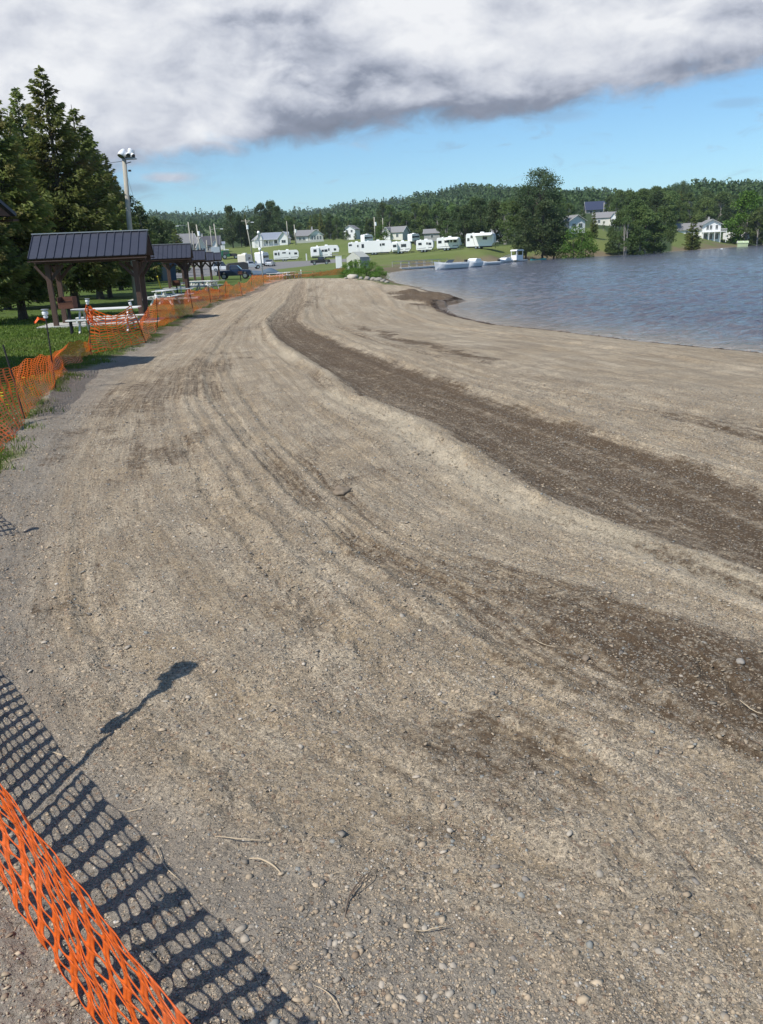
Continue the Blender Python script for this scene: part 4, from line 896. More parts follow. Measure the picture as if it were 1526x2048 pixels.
# grass blades on the lawn near the beach, and along its edge
def grass():
    rs_ = np.random.RandomState(15); n = 150000; a = rs_.uniform(rad(-38), rad(-6), n); r = 8 * (42 / 8) ** (rs_.rand(n) ** 0.9); x = r * np.sin(a); y = r * np.cos(a)
    bs = poly_sd(x, y, BPOLY); ok = (bs < -0.30 + 0.3 * fbm(x * 2, y * 2, 3, 3)) & ~((bs > -1.6) & (rs_.rand(n) < 0.15)); x, y, bs, r = x[ok], y[ok], bs[ok], r[ok]
    # tufts on the edge
    m_ = 9000; tx = []; ty = []
    for k in range(90):
        t = rs_.uniform(2, len(EP) - 7); i = int(t); f = t - i; c = EP[i] * (1 - f) + EP[i + 1] * f; q = rs_.normal(0, .10, (60, 2)) + c + rs_.normal(0, .14, 2) + np.array([-0.12, 0.05]); tx.append(q[:, 0]); ty.append(q[:, 1])
    tx = np.concatenate(tx); ty = np.concatenate(ty); hgt = np.concatenate([rs_.uniform(.02, .055, len(x)) * (1 + .010 * r) * (1 - 0.35 * (bs > -.5)), rs_.uniform(.03, .09, len(tx))]); wd = np.concatenate([0.004 + 0.0007 * r, np.full(len(tx), .006)])
    x = np.concatenate([x, tx]); y = np.concatenate([y, ty]); n = len(x); z, _ = surface(x, y); an = rs_.uniform(0, 6.28, n); ln = rs_.normal(0, .4, (n, 2)) * hgt[:, None]
    V = np.stack([np.stack([x - np.cos(an) * wd, y - np.sin(an) * wd, z - .01], 1), np.stack([x + np.cos(an) * wd, y + np.sin(an) * wd, z - .01], 1), np.stack([x + ln[:, 0], y + ln[:, 1], z + hgt], 1)], 1).reshape(-1, 3)
    o = np_mesh('grass', V, np.arange(3 * n).reshape(n, 3), M['blade'], attrs={'tint': np.repeat(rs_.rand(n), 3)}); tag(o, 'short green grass of the lawn beside the beach', 'grass', None, 'stuff')
M['blade'] = leafmat('grass blades', (0.075, 0.125, 0.016), (0.165, 0.225, 0.035), (0.15, 0.17, 0.04), 0.3)
grass()
def dandelions():
    rs_ = np.random.RandomState(19); mb = MB()
    for px, py in [(50, 772), (66, 795), (5, 800), (8, 810), (155, 702), (20, 830), (196, 678), (70, 770), (75, 705), (226, 660), (330, 640)]:
        q = ground_pt(px, py, 0.0); z = Hs(*q) + .10; mb.tube([(q[0], q[1], z - .1), (q[0], q[1], z)], [.003, .003], 5); mb.tube([(q[0], q[1], z), (q[0], q[1], z + .012)], [.022, .03], 9)
        tag(mb.build('dandelion', M['yellow']), 'small yellow dandelion in the grass behind the orange net', 'flower', 'dandelions in the lawn'); mb = MB()
dandelions()

# ---------------------------------------------------------------- orange safety net on stakes
def lerp(a, b, t): return a + (b - a) * t
class Panel:
    """a piece of net between two lines: maps (s, t) to a point; s along the net, t from the bottom to the top edge"""
    def __init__(s, b0, b1, t0, t1, sag_t=0.0, sag_b=0.0, bulge=0.0, wav=0.015, seed=0, shear=0.0):
        s.q = [Vector(v) for v in (b0, b1, t0, t1)]; s.st, s.sb, s.bu, s.wv, s.sd, s.sh = sag_t, sag_b, bulge, wav, seed, shear
    def __call__(s, u, t):
        b = lerp(s.q[0], s.q[1], u); tp = lerp(s.q[2], s.q[3], min(1, max(0, u + s.sh * t * math.sin(math.pi * u)))); k = math.sin(math.pi * min(1, max(0, u)))
        tp = tp - Vector((0, 0, s.st * k)); b = b - Vector((0, 0, s.sb * k)); p = lerp(b, tp, t)
        d = (s.q[1] - s.q[0]); n = Vector((-d.y, d.x, 0)).normalized()
        w_ = mnoise.noise(Vector((u * 5 + s.sd, t * 2.5, s.sd * 1.7)))
        w2 = mnoise.noise(Vector((u * 17 + s.sd, t * 6, s.sd * 2.7)))
        return p + n * (s.bu * k * math.sin(math.pi * t) + s.wv * w_ * 2 + s.wv * .6 * w2) + Vector((0, 0, s.wv * mnoise.noise(Vector((u * 9, t * 4, s.sd + 5))) * 1.2))
    def length(s): return (s.q[1] - s.q[0]).length
def net_panel(P_, rows=23, cell=0.10, parent=None, fine=False, h=1.0, slack=1.0):
    n = max(2, int(P_.length() * slack / cell)); mb = MB(); V = []; F = []
    if fine:
        # oval holes: outer ring on the cell border, inner ring on a superellipse
        hx, hz = 0.335, 0.455
        oc = [(-.5, -.5), (0, -.5), (.5, -.5), (.5, 0), (.5, .5), (0, .5), (-.5, .5), (-.5, 0)]
        ic = []
        for k in range(16):
            a = 2 * math.pi * k / 16 - math.pi * 3 / 4; c_, s_ = math.cos(a), math.sin(a)
            ic.append((hx * math.copysign(abs(c_) ** .62, c_), hz * math.copysign(abs(s_) ** .62, s_)))
        og = []
        for k in range(8): a, b = oc[k], oc[(k + 1) % 8]; og += [a, ((a[0] + b[0]) / 2, (a[1] + b[1]) / 2)]
        for i in range(n):
            for j in range(rows):
                b = len(V)
                for (x, z) in og + ic: V.append(P_((i + .5 + x) / n, (j + .5 + z) / rows))
                for k in range(16): F.append((b + k, b + (k + 1) % 16, b + 16 + (k + 1) % 16, b + 16 + k))
        # give the plastic a little thickness
        off = Vector((.0016, .0016, .0016)); m_ = len(V)
    else:
        bw = 0.16 * .1 / cell if cell > .12 else 0.16; sw = 0.21 if cell > .12 else 0.15
        for i in range(n + 1):
            for j in range(rows):
                u0, u1 = (i - bw) / n, (i + bw) / n; b = len(V)
                V += [P_(u0, j / rows), P_(u1, j / rows), P_(u1, (j + 1) / rows), P_(u0, (j + 1) / rows)]; F.append((b, b + 1, b + 2, b + 3))
        for j in range(rows + 1):
            for i in range(n):
                t0, t1 = (j - sw) / rows, (j + sw) / rows; b = len(V)
                V += [P_((i + bw) / n, t0), P_((i + 1 - bw) / n, t0), P_((i + 1 - bw) / n, t1), P_((i + bw) / n, t1)]; F.append((b, b + 1, b + 2, b + 3))
    o = np_mesh('net_panel', np.array([tuple(v) for v in V]), np.array(F), M['net'], parent)
    if fine:
        md = o.modifiers.new('thickness', 'SOLIDIFY'); md.thickness = 0.0025
    return o
fence_root = empty('safety_net', (0, 0, 0), 0, 'long orange plastic safety net running along the lawn edge from the foreground to the shrub', 'safety net')
def gp(px, py, dz=0.0):
    z = -0.1
    for _ in range(4):
        q = ground_pt(px, py, z); z = Hs(*q)
    return Vector((q[0], q[1], z + dz))
def at_depth(px, py, p):
    """the point seen in direction (px, py) that stands about straight above p: same forward distance"""
    d = px_ray(px, py); t = p.y / d[1]; return Vector((d[0] * t, p.y, EYE + d[2] * t))
# stakes: (base pixel, top pixel, kind)
stakes_px = [((49, 838), (6, 690), 'bare', 'leaning dark stake at the left edge of the photo'),
 ((111, 777), (91, 632), 'cap', 'dark stake with white cap and long orange ribbon blowing left'),
 ((182, 709), (175, 606), 'cap', 'stake with net bunched up to its white cap in front of the picnic table'),
 ((292, 686), (261, 609), 'small', 'leaning dark stake with small white cap right of the picnic table'),
 ((315, 657), (313, 594), 'small', 'thin stake with white cap left of the yellow guy guard foot'),
 ((345, 622), (341, 590), 'bare', 'short stake in front of the second shelter post'),
 ((387, 625), (378, 578), 'bare', 'thin leaning stake right of the second shelter'),
 ((422, 607), (416, 571), 'small', 'stake with tiny white top below the fourth shelter'),
 ((440, 597), (438, 574), 'bare', 'short stake right of the one with the tiny white top'),
 ((452, 599), (450, 562), 'bare', 'stake wrapped in gathered orange net'),
 ((485, 592), (478, 563), 'bare', 'thin stake in front of the blue truck wheel'),
 ((504, 582), (503, 550), 'bare', 'stake at the left end of the dense orange net bundle'),
 ((527, 569), (526, 549), 'bare', 'stake at the right end of the dense orange net bundle'),
 ((575, 557), (575, 544), 'bare', 'stake beyond the raked beach, below the pale benches'),
 ((640, 552), (640, 540), 'bare', 'stake where the far net turns up towards the shrub'),
 ((690, 549), (690, 533), 'bare', 'last stake of the net beside the green shrub')]
ST = []
def make_stake(B, T, kind, lab, flag=False):
    B = Vector(B); T = Vector(T)
    e = empty('fence_stake', B, 0, lab, 'stake', 'stakes holding the orange net'); d = T - B
    mb = MB(); mb.tube([(-d.normalized() * .15), d * .5 + Vector((.004, 0, 0)), d], .011 if d.length > 1 or B.y < 30 else .016, 7); mb.build('shaft', M['iron'], e)
    if kind == 'cap':
        mb = MB(); u_ = d.normalized(); prof = [(.00, .030), (.03, .036), (.035, .026), (.045, .026), (.05, .045), (.085, .048), (.10, .030), (.115, .022)]
        mb.tube([d + u_ * (q[0] - .03) for q in prof], [q[1] for q in prof], 14); mb.build('insulator', M['lampwhite'], e, smooth=False)
        mb = MB(); mb.tube([d + u_ * .085, d + u_ * .100], [.055, .055], 18); mb.build('cap_disc', M['steel'], e)
    elif kind == 'small':
        mb = MB(); mb.tube([d - d.normalized() * .03, d + d.normalized() * .05, d + d.normalized() * .06], [.032, .04, .03], 12); mb.build('cap', M['lampwhite'], e)
    return e
for b, t, k, lab in stakes_px:
    B = gp(*b); T = at_depth(*t, B); ST.append((B, T)); e = make_stake(B, T, k, lab)
    if 'long orange ribbon' in lab:
        d = T - B; mb = MB(); pr = None; pts_ = []
        for j in range(15):
            s_ = j / 14; pts_.append((d + Vector((-.19 * s_, .02 * math.sin(9 * s_), -.02 - .05 * s_ - .018 * math.sin(8 * s_))), Vector((.003 * math.sin(7 * s_), .02 * math.cos(7 * s_ + 1), .022 + .006 * math.sin(11 * s_)))))
        for a_, b_ in zip(pts_, pts_[1:]): mb.add([a_[0] - a_[1], b_[0] - b_[1], b_[0] + b_[1], a_[0] + a_[1]], [(0, 1, 2, 3)])
        o = mb.build('ribbon', M['orangeflag'], e); md = o.modifiers.new('thickness', 'SOLIDIFY'); md.thickness = .001
up = Vector((0, 0, 1))
# foreground piece: seen from above, sagging low between its stakes
gb = lambda p, dz=0.0: Vector((p[0], p[1], Hs(p[0], p[1]) + dz))
FD = Vector((-0.67, 0.742, 0)); FN = Vector((0.742, 0.67, 0))
def fg(s, off=0.0, z=0.0): p = FN * (0.454 + off) + FD * s; return gb((p.x, p.y), z)
s0, s1 = -0.75, 2.48
class Foreground(Panel):
    def __init__(s): s.len = s1 - s0
    def length(s): return s.len
    def __call__(s, u, t):
        x = s0 + (s1 - s0) * u; hgt = 0.485 - 0.045 * math.exp(-max(0, x) / 0.6) + 0.012 * math.sin(x * 3)
        lean = 0.10 * (1 - min(1, max(0, (x - 0.3) / 1.6))) * t            # upper part drawn along the net near the photographer
        w1 = mnoise.noise(Vector((x * 2.2, t * 2.0, 3.3))); w2 = mnoise.noise(Vector((x * 9, t * 7, 8.1))); w3 = mnoise.noise(Vector((x * 14, t * 11, 2.1)))
        lean = lean + 0.26 * t * sst(x, 1.7, 2.45)
        p = FN * (0.454 + 0.030 * w1 * math.sin(math.pi * min(1, t + .1)) + 0.010 * w2 + 0.02 * math.sin(math.pi * t)) + FD * (x + lean + 0.012 * w3)
        return Vector((p.x, p.y, 0.012 + hgt * t + 0.010 * w2 * t))
net_panel(Foreground(), 12, 0.098, fence_root, True)
sb = Vector((-1.34, 2.16, 0)); T0 = Vector((-0.98, 3.30, 0)) - Vector((SHX, SHY, 0)) * COT * 1.27; T0.z = 1.27
SB0 = gb((sb.x, sb.y)); e = make_stake(SB0, T0, 'cap', 'nearest stake, outside the left edge, its capped shadow falling on the gravel'); d = T0 - SB0
mb = MB(); mb.box(-.045, .045, -.035, .035, 0, .10); o = mb.build('cap_block', M['lampwhite'], e, bevel=.01); o.location = d + Vector((0, 0, -.05))
mb = MB()
for j in range(12):
    s_ = j / 11; c_ = d * (0.93 - .36 * s_) + Vector((.03 * math.sin(6 * s_), .03, 0)); w_ = Vector((.022 + .012 * math.sin(9 * s_), .012, 0)); mb.v += [tuple(c_ - w_), tuple(c_ + w_)]
    if j: mb.f.append((2 * j - 2, 2 * j, 2 * j + 1, 2 * j - 1)); mb.mi.append(0)
o = mb.build('ribbon', M['orangeflag'], e); o.modifiers.new('thickness', 'SOLIDIFY').thickness = .001
# second piece: from the nearest stake on to the leaning stake at the left edge (outside the frame, low and sagging)
MIDB = gp(-235, 1110); MIDT = MIDB + Vector((0.05, -0.1, 1.1))
make_stake(MIDB, MIDT, 'small', 'stake just outside the left edge between the two nearest net sections')
A_B, A_T = ST[0]
net_panel(Panel(SB0 + up * .012, MIDB + up * .02, SB0 + (T0 - SB0) * .41, MIDT - up * .3, .25, 0, .04, .015, 1), 14, .098, fence_root, True)
net_panel(Panel(MIDB + up * .02, gp(0, 906, .0), MIDT - up * .1, lerp(A_B, A_T, .82) + Vector((-.45, -1.6, 0)), .1, 0, .08, .02, 2), 22, .1, fence_root)
Lb = gp(0, 906, .01)
net_panel(Panel(Lb, gp(50, 852, .01), lerp(A_B, A_T, .82) + Vector((-.45, -1.6, 0)), lerp(A_B, A_T, .70), .02, 0, .03, .02, 3), 22, .1, fence_root)
def span(i, j, fb0=0.0, fb1=0.0, ft0=1.0, ft1=1.0, **kw):
    B0, T0_ = ST[i]; B1, T1_ = ST[j]; rows = kw.pop('rows', 22); cell = kw.pop('cell', .1)
    net_panel(Panel(lerp(B0, T0_, fb0) + up * .02, lerp(B1, T1_, fb1) + up * .02, lerp(B0, T0_, ft0), lerp(B1, T1_, ft1), **kw), rows, cell, fence_root)
span(0, 1, 0, 0, .66, .46, sag_t=-.06, sag_b=-0.02, bulge=.12, wav=.03, seed=4)
span(1, 2, 0, .0, .46, .24, sag_t=-.12, bulge=.22, wav=.05, seed=5)
span(2, 3, 0, 0, .96, .97, rows=15, cell=.28, sag_t=.24, sag_b=.0, bulge=.12, wav=.05, seed=6)
span(3, 4, .0, 0, .55, .98, rows=16, cell=.2, sag_t=.0, bulge=.10, wav=.05, seed=7)
span(4, 6, 0, 0, .98, .98, sag_t=.12, bulge=.1, wav=.05, seed=8)
span(6, 7, 0, 0, .97, .95, sag_t=.12, bulge=.1, wav=.05, seed=9)
span(7, 9, 0, 0, .95, .98, sag_t=.30, bulge=.1, wav=.06, seed=10)
span(9, 10, 0, 0, 1, .98, sag_t=.25, bulge=.1, wav=.06, seed=11, rows=20)
span(10, 11, 0, 0, .98, 1, sag_t=.3, bulge=.1, wav=.06, seed=12, rows=20)
span(11, 12, 0, 0, 1, 1, sag_t=.05, bulge=.2, wav=.08, seed=13, cell=.06, rows=20)
span(12, 13, 0, 0, .95, .95, sag_t=.15, bulge=.2, wav=.08, seed=14, rows=20)
span(13, 14, 0, 0, .95, .7, sag_t=.25, bulge=.2, wav=.08, seed=15, rows=20)
span(14, 15, 0, 0, .7, 1, sag_t=.1, bulge=.2, wav=.08, seed=16, rows=20, cell=.07)
# the gathered bunch of net with torn end at the top of the stake in front of the table
B, T_ = ST[2]; mb = MB(); rb_ = random.Random(4)
for k in range(16):
    a = lerp(B, T_, .98 - .02 * k) + Vector((rb_.uniform(-.05, .05), 0, 0)); b = a + Vector((rb_.uniform(-.02, .14), rb_.uniform(-.08, .08), rb_.uniform(-.30, -.10))); c = (a + b) / 2 + Vector((rb_.uniform(-.05, .08), rb_.uniform(-.05, .05), 0)); mb.tube([a, c, b], [.008, .014, .006], 4)
tag(mb.build('gathered_net', M['net'], fence_root), 'bunched strands tied to the stake top')
# ---------------------------------------------------------------- picnic shelters
def site(px, r, py=None, name=''):
    x, y = polar(px, r); z = Hs(x, y)
    if py is not None:
        pr = EYE + math.tan(elev(px, py)) * r; print('SITE %-22s px %4d r %4d z %.2f  wanted %.2f' % (name, px, r, z, pr))
    return x, y, z
def shelter(x, y, rz, label, zg=None, L=4.1, D=2.3, eave=2.45, rise=0.80, inset=.5):
    """small gabled shelter, ridge along local x; origin at its centre"""
    zg = Hs(x, y) if zg is None else zg
    e = empty('picnic_shelter', (x, y, zg), rz, label, 'shelter', 'row of picnic shelters')
    ov = 0.30; hx, hy = L / 2 - inset + .15, D / 2 - 0.35
    for sx_ in (-1, 1):
        for sy_ in (-1, 1):
            px_, py_ = sx_ * (hx - .15), sy_ * (hy - .05); dz = Hs(x + px_ * math.cos(rz) - py_ * math.sin(rz), y + px_ * math.sin(rz) + py_ * math.cos(rz)) - zg
            mb = MB(); mb.box(px_ - .085, px_ + .085, py_ - .085, py_ + .085, min(dz, 0) - .25, eave - .02); p_ = mb.build('post', M['brown2'], e, bevel=.008)
            mb = MB()
            mb.bar((px_, py_, eave - .62), (px_ - sx_ * .55, py_, eave - .05), .10)
            mb.bar((px_, py_, eave - .62), (px_, py_ - sy_ * .50, eave - .05), .10)
            mb.bar((px_, py_, eave - .62), (px_ + sx_ * .42, py_, eave - .05), .09)
            mb.build('brace', M['brown'], e)
    mb = MB()
    for sy_ in (-1, 1): mb.box(-L / 2 + .1, L / 2 - .1, sy_ * hy - .06, sy_ * hy + .06, eave, eave + .20)
    for k in range(6):
        xx = -hx + k * 2 * hx / 5; mb.box(xx - .04, xx + .04, -hy, hy, eave + .20, eave + .34)
    mb.build('beam', M['brown'], e)
    zt = eave + .22 + rise; ye = D / 2 + .12; ze = eave + .16
    for sy_ in (-1, 1):
        mb = MB(); a = Vector((0, 0, zt)); b = Vector((0, sy_ * ye, ze)); nrm = Vector((0, sy_ * (zt - ze), ye)).normalized() * .035
        mb.add([(-L / 2, 0, zt), (L / 2, 0, zt), (L / 2, b.y, ze), (-L / 2, b.y, ze)] + [tuple(Vector(q) + nrm) for q in ((-L / 2, 0, zt), (L / 2, 0, zt), (L / 2, b.y, ze), (-L / 2, b.y, ze))],
               [(0, 1, 2, 3), (7, 6, 5, 4), (0, 4, 5, 1), (1, 5, 6, 2), (2, 6, 7, 3), (3, 7, 4, 0)])
        n_ = 14
        for k in range(n_ + 1):
            xx = -L / 2 + .02 + (L - .04) * k / n_
            mb.bar(Vector((xx, sy_ * .04, zt - .02)) + nrm * 1.3, Vector((xx, b.y, ze)) + nrm * 1.3, .022, .04)
        mb.build('roof_panel', M['mroof'], e)
    mb = MB(); mb.bar((-L / 2 - .02, 0, zt + .045), (L / 2 + .02, 0, zt + .045), .20, .035); mb.build('ridge_cap', M['steel'] if 'first' in label else M['mroof'], e)
    for sx_ in (-1, 1):
        mb = MB(); X0 = sx_ * (L / 2 - .06); mb.add([(X0 - .02, -ye + .08, ze), (X0 - .02, ye - .08, ze), (X0 - .02, 0, zt - .01), (X0 + .02, -ye + .08, ze), (X0 + .02, ye - .08, ze), (X0 + .02, 0, zt - .01)], [(0, 1, 2), (5, 4, 3), (0, 3, 4, 1), (1, 4, 5, 2), (2, 5, 3, 0)])
        for j in range(-5, 6):
            yy = j * ye / 6; top = zt - abs(yy) / ye * (zt - ze) - .05
            if top - ze > .08: mb.box(X0 + sx_ * .03 - .012, X0 + sx_ * .03 + .012, yy - .012, yy + .012, ze, top)
        mb.build('gable_wall', M['brown2'], e)
    mb = MB()
    for sy_ in (-1, 1): mb.bar((-L / 2, sy_ * (ye - .02), ze - .07), (L / 2, sy_ * (ye - .02), ze - .07), .14, .035)
    mb.build('fascia', M['brown'], e)
    mb = MB(); mb.box(-hx - .5, hx + .5, -hy - .3, hy + .3, -.30, .035); mb.build('concrete_pad', M['concrete'], e, bevel=.01)
    return e
d8 = rad(8)
xr = 31.6 * math.tan(az_of(305)); xl = 31.0 * math.tan(az_of(78)); L1 = (xr - xl) / math.cos(d8)
shelter((xr + xl) / 2, 31.2, d8, 'first and largest looking picnic shelter with dark ribbed metal roof, right of the left edge', zg=-.25, eave=2.20, L=L1, rise=.78)
rows = [(53, 374, 'second picnic shelter, roof partly hidden behind the first one'), (79, 405, 'third picnic shelter of the receding row'), (94, 423, 'fourth picnic shelter of the receding row'), (106, 439, 'last and smallest picnic shelter, nearest to the blue pickup')]
for d, px, lab in rows:
    x1, y1 = ground_pt(px, 560 - px * .04, -.5); f = d / y1; x1 *= f; y1 = d
    a = math.atan2(polar(px, d)[0], d); X1 = d * math.tan(az_of(px)); shelter(X1 - 2.05 * math.cos(d8), d + .3 + 1.15, d8, lab, eave=2.3)
shelter(-9.38, 14.70, rad(-20), 'nearest shelter, only its dark roof corner reaching in at the left edge', zg=-.02, eave=2.62, rise=1.5, inset=1.7, D=4.5)

# ---------------------------------------------------------------- picnic tables
def table(x, y, rz, label, L=2.2, m='whitewood', group='picnic tables by the shelters'):
    e = empty('picnic_table', (x, y, Hs(x, y)), rz, label, 'table', group)
    mb = MB()
    for k in range(4): yy = -.34 + k * .175; mb.box(-L / 2, L / 2, yy, yy + .155, .72, .76)
    mb.build('table_top', M[m], e, bevel=.004)
    for s in (-1, 1):
        mb = MB()
        for k in range(2): yy = s * .62 + (k - 1) * .14; mb.box(-L / 2, L / 2, yy, yy + .125, .43, .47)
        mb.build('bench_seat', M[m], e, bevel=.004)
    for sx_ in (-1, 1):
        mb = MB(); xx = sx_ * (L / 2 - .35)
        mb.bar((xx, -.62, 0), (xx, -.20, .72), .05, .09); mb.bar((xx, .62, 0), (xx, .20, .72), .05, .09); mb.bar((xx, -.76, .41), (xx, .76, .41), .05, .10)
        mb.build('leg_frame', M[m], e)
    return e
q = polar(198, 28.3); table(q[0], q[1], rad(5), 'white wooden picnic table standing in front of the first shelter')
q = polar(343, 51); table(q[0], q[1], rad(10), 'white picnic table under the second shelter')
q = polar(375, 69); table(q[0], q[1], rad(15), 'white picnic table on the grass between second and third shelter, left one', m='whitewood')
q = polar(398, 72); table(q[0], q[1], rad(-20), 'white picnic table on the grass beside the third shelter post, right one')
q = polar(410, 70); table(q[0], q[1], rad(60), 'white picnic table seen end on, right of the third shelter')
q = polar(322, 47); table(q[0], q[1], rad(80), 'white table behind the yellow guy guard', L=1.8)
q = polar(549, 100); table(q[0], q[1], rad(10), 'pale picnic table beyond the net, left of the stacked pair', group='picnic tables on the far lawn')
q = polar(571, 103); table(q[0], q[1], rad(30), 'pale picnic table beyond the net, in the middle of the far lawn', group='picnic tables on the far lawn')
q = polar(585, 101); table(q[0], q[1], rad(-10), 'pale picnic table beyond the net, next to the orange brown one', group='picnic tables on the far lawn')
q = polar(604, 100); table(q[0], q[1], rad(2), 'orange brown picnic table on the far lawn beyond the net', L=3.0, m='board', group='picnic tables on the far lawn')

# ---------------------------------------------------------------- park grills
def grill(px, r, label, rot=0.0):
    x, y, z = site(px, r); e = empty('park_grill', (x, y, z), rot, label, 'grill', 'park grills by the shelters')
    mb = MB(); mb.tube([(0, 0, -.2), (0, 0, .80)], .055, 8); mb.build('pedestal', M['black'], e)
    mb = MB(); mb.box(-.24, .24, -.20, .20, .80, .83); mb.box(-.24, -.22, -.20, .20, .83, 1.15); mb.box(.22, .24, -.20, .20, .83, 1.15); mb.box(-.22, .22, .18, .20, .83, 1.15); mb.box(-.22, .22, -.20, -.18, .83, .98); mb.build('fire_box', M['rust'], e)
    mb = MB()
    for k in range(8): mb.bar((-.20 + k * .057, -.24, 1.0), (-.20 + k * .057, .17, 1.0), .012)
    mb.build('grate', M['iron'], e)
grill(124, 28.0, 'rusty brown box grill on a black pedestal beside the first shelter post')
grill(348, 58, 'dark grill standing left of the second shelter right post')
grill(478, 100, 'small black grill standing in front of the blue pickup front wheel')

# ---------------------------------------------------------------- tall lamp pole with its guy wire
x, y, z = site(262, 50); TOPZ = EYE + math.tan(elev(257, 318)) * 50
e = empty('lamp_pole', (x, y, z), 0, 'tall wooden pole with white floodlights behind the first picnic shelter', 'lamp pole')
tx = polar(252, 50)[0] - x; dl = (polar(262, 50)[0] - x)
leanx = 0.38; topv = Vector((leanx, 0, TOPZ - z))
mb = MB(); mb.tube([(0, 0, -.5), topv * .5, topv], [.165, .145, .115], 12); mb.build('pole', M['pole'], e, smooth=True)
t0 = topv
mb = MB(); mb.bar(t0 + Vector((-.15, 0, .05)), t0 + Vector((.62, 0, .02)), .07, .10); mb.bar(t0 + Vector((.0, -.2, .10)), t0 + Vector((.0, .3, .10)), .05); mb.bar(t0 + Vector((.6, 0, .05)), t0 + Vector((.6, 0, .42)), .03); mb.bar(t0 + Vector((.1, 0, .1)), t0 + Vector((.45, 0, .5)), .03)
mb.build('bracket', M['steel'], e)
def flood(c, d, r, L, nm='floodlight'):
    c = t0 + Vector(c); d = Vector(d).normalized(); mb = MB(); mb.tube([c, c + d * L * .35, c + d * L * .7, c + d * L], [r * .35, r * .75, r * .97, r], 14); o = mb.build(nm, M['lampwhite'], e, smooth=True)
    mb = MB(); mb.tube([c + d * (L + .001), c + d * (L + .012)], [r * .93, r * .93], 14); mb.build('lens', M['glass'], o)
flood((.06, 0, .46), (-.35, -.45, -.85), .22, .44); flood((.36, -.05, .50), (.2, .4, -.9), .17, .26); flood((.24, -.05, .26), (.3, -.75, -.55), .13, .24); flood((.46, -.04, .24), (.5, -.5, -.6), .11, .20)
mb = MB(); mb.box(t0.x + .10, t0.x + .66, -.16, .16, t0.z - .05, t0.z + .0); mb.build('shelf', M['steel'], e)
mb = MB(); mb.bar((t0.x + .15, 0, t0.z - .62), (t0.x + .30, 0, t0.z - .62), .09); mb.bar((t0.x + .05, 0, t0.z - .25), (t0.x + .36, 0, t0.z - .18), .04); mb.build('junction_box', M['black'], e)
mb = MB(); P_ = [t0 + Vector((-.05, 0, -.12))]
for k in range(1, 13): s_ = k / 12; P_.append(t0 + Vector((-9 * s_, 3 * s_, -.12 - 3.2 * s_ * s_)))
mb.tube(P_, .012, 5); tag(mb.build('power_line', M['black'], e))
A_ = gp(327, 594); A_ = Vector((A_.x, A_.y, Hs(A_.x, A_.y))); a_l = A_ - Vector((x, y, z))
g = empty('guy_wire', A_, 0, 'guy wire with bright yellow plastic guard anchored beside the second shelter', 'guy wire')
dv = (Vector((x, y, z)) + t0 * .94) - A_; mb = MB(); mb.tube([Vector((0, 0, -.1)), dv], .008, 5); mb.build('wire', M['steel'], g)
mb = MB(); mb.tube([dv.normalized() * .02, dv.normalized() * 2.55], .038, 8); mb.build('guard', M['yellow'], g)

# ---------------------------------------------------------------- utility poles
def upole(px, r, top, label, w_=.26, arm=0, lamp=0, trans=0, lean=0.0, base_py=None):
    x, y, z = site(px, r, base_py, 'pole'); h = EYE + math.tan(elev(px, top)) * r - z; e = empty('utility_pole', (x, y, z), -az_of(px), label, 'pole', 'utility poles by the road')
    mb = MB(); mb.tube([(0, 0, -.5), (lean * .5, 0, h * .5), (lean, 0, h)], [w_ * .62, w_ * .55, w_ * .42], 8); mb.build('pole', M['pole'], e, smooth=True)
    if arm:
        mb = MB(); mb.bar((lean - arm, 0, h - .5), (lean + arm, 0, h - .5), .16); 
        for k in (-1, 0, 1): mb.tube([(lean + k * arm * .8, 0, h - .45), (lean + k * arm * .8, 0, h - .15)], .09, 6)
        mb.build('crossarm', M['pole'], e)
    if trans: mb = MB(); mb.tube([(lean + .42, -.1, h - 2.9), (lean + .42, -.1, h - 1.7)], .34, 12); mb.build('transformer', M['lampwhite'], e)
    if lamp:
        mb = MB(); mb.tube([(lean, 0, h - 1.2), (lean + lamp * .5, 0, h - .8), (lean + lamp, 0, h - .9)], .05, 6); o = mb.build('lamp_arm', M['steel'], e)
        mb = MB(); mb.prism([(lean + lamp - .1, h - 1.0), (lean + lamp + lamp / abs(lamp) * .9, h - 1.08), (lean + lamp + lamp / abs(lamp) * .8, h - .85), (lean + lamp, h - .82)], -.14, .14); mb.build('lamp_head', M['lampwhite'], o)
    return e
upole(507, 262, 438, 'leaning pole with crossarm, transformer and street lamp, left of the white house', .34, 1.3, 1.6, 1, -1.4, 490)
upole(579, 318, 442, 'bare pole right beside the porch of the white house', .32, 0, 0, 0, -.1, 487)
upole(594, 322, 449, 'pole standing between the white house and the grey bungalow', .34, 0, 0, 1, -.2, 487)
upole(752, 300, 434, 'pale straight pole with a transformer near the small bright round tree', .42, 0, 0, 1, -.1, 477)
upole(768, 325, 436, 'pole behind the small bright round tree', .30, 0, 0, 0, 0)
upole(387, 245, 444, 'pole behind the third shelter roof with a lamp arm to the left', .34, 0, -2.6, 0, -.3)
upole(405, 235, 449, 'pole above the fourth shelter with white box near the top', .36, 0, 0, 1, -.6)
upole(428, 262, 452, 'left pole of the pair joined by a curved arm', .28, 0, 3.0, 0, -.2)
upole(440, 250, 447, 'right pole of the pair joined by a curved arm', .34, 0, 0, 0, -.7)
upole(391, 300, 462, 'thin pole behind the grey house front', .28, 0, 0, 0, 0)
upole(417, 270, 480, 'short grey pole between the shelter roofs and the dark roofed house', .28, 0, 0, 0, 0)
upole(1205, 480, 405, 'slim pole at the left end of the dark blue roof', .45, 0, 0, 0, 0)
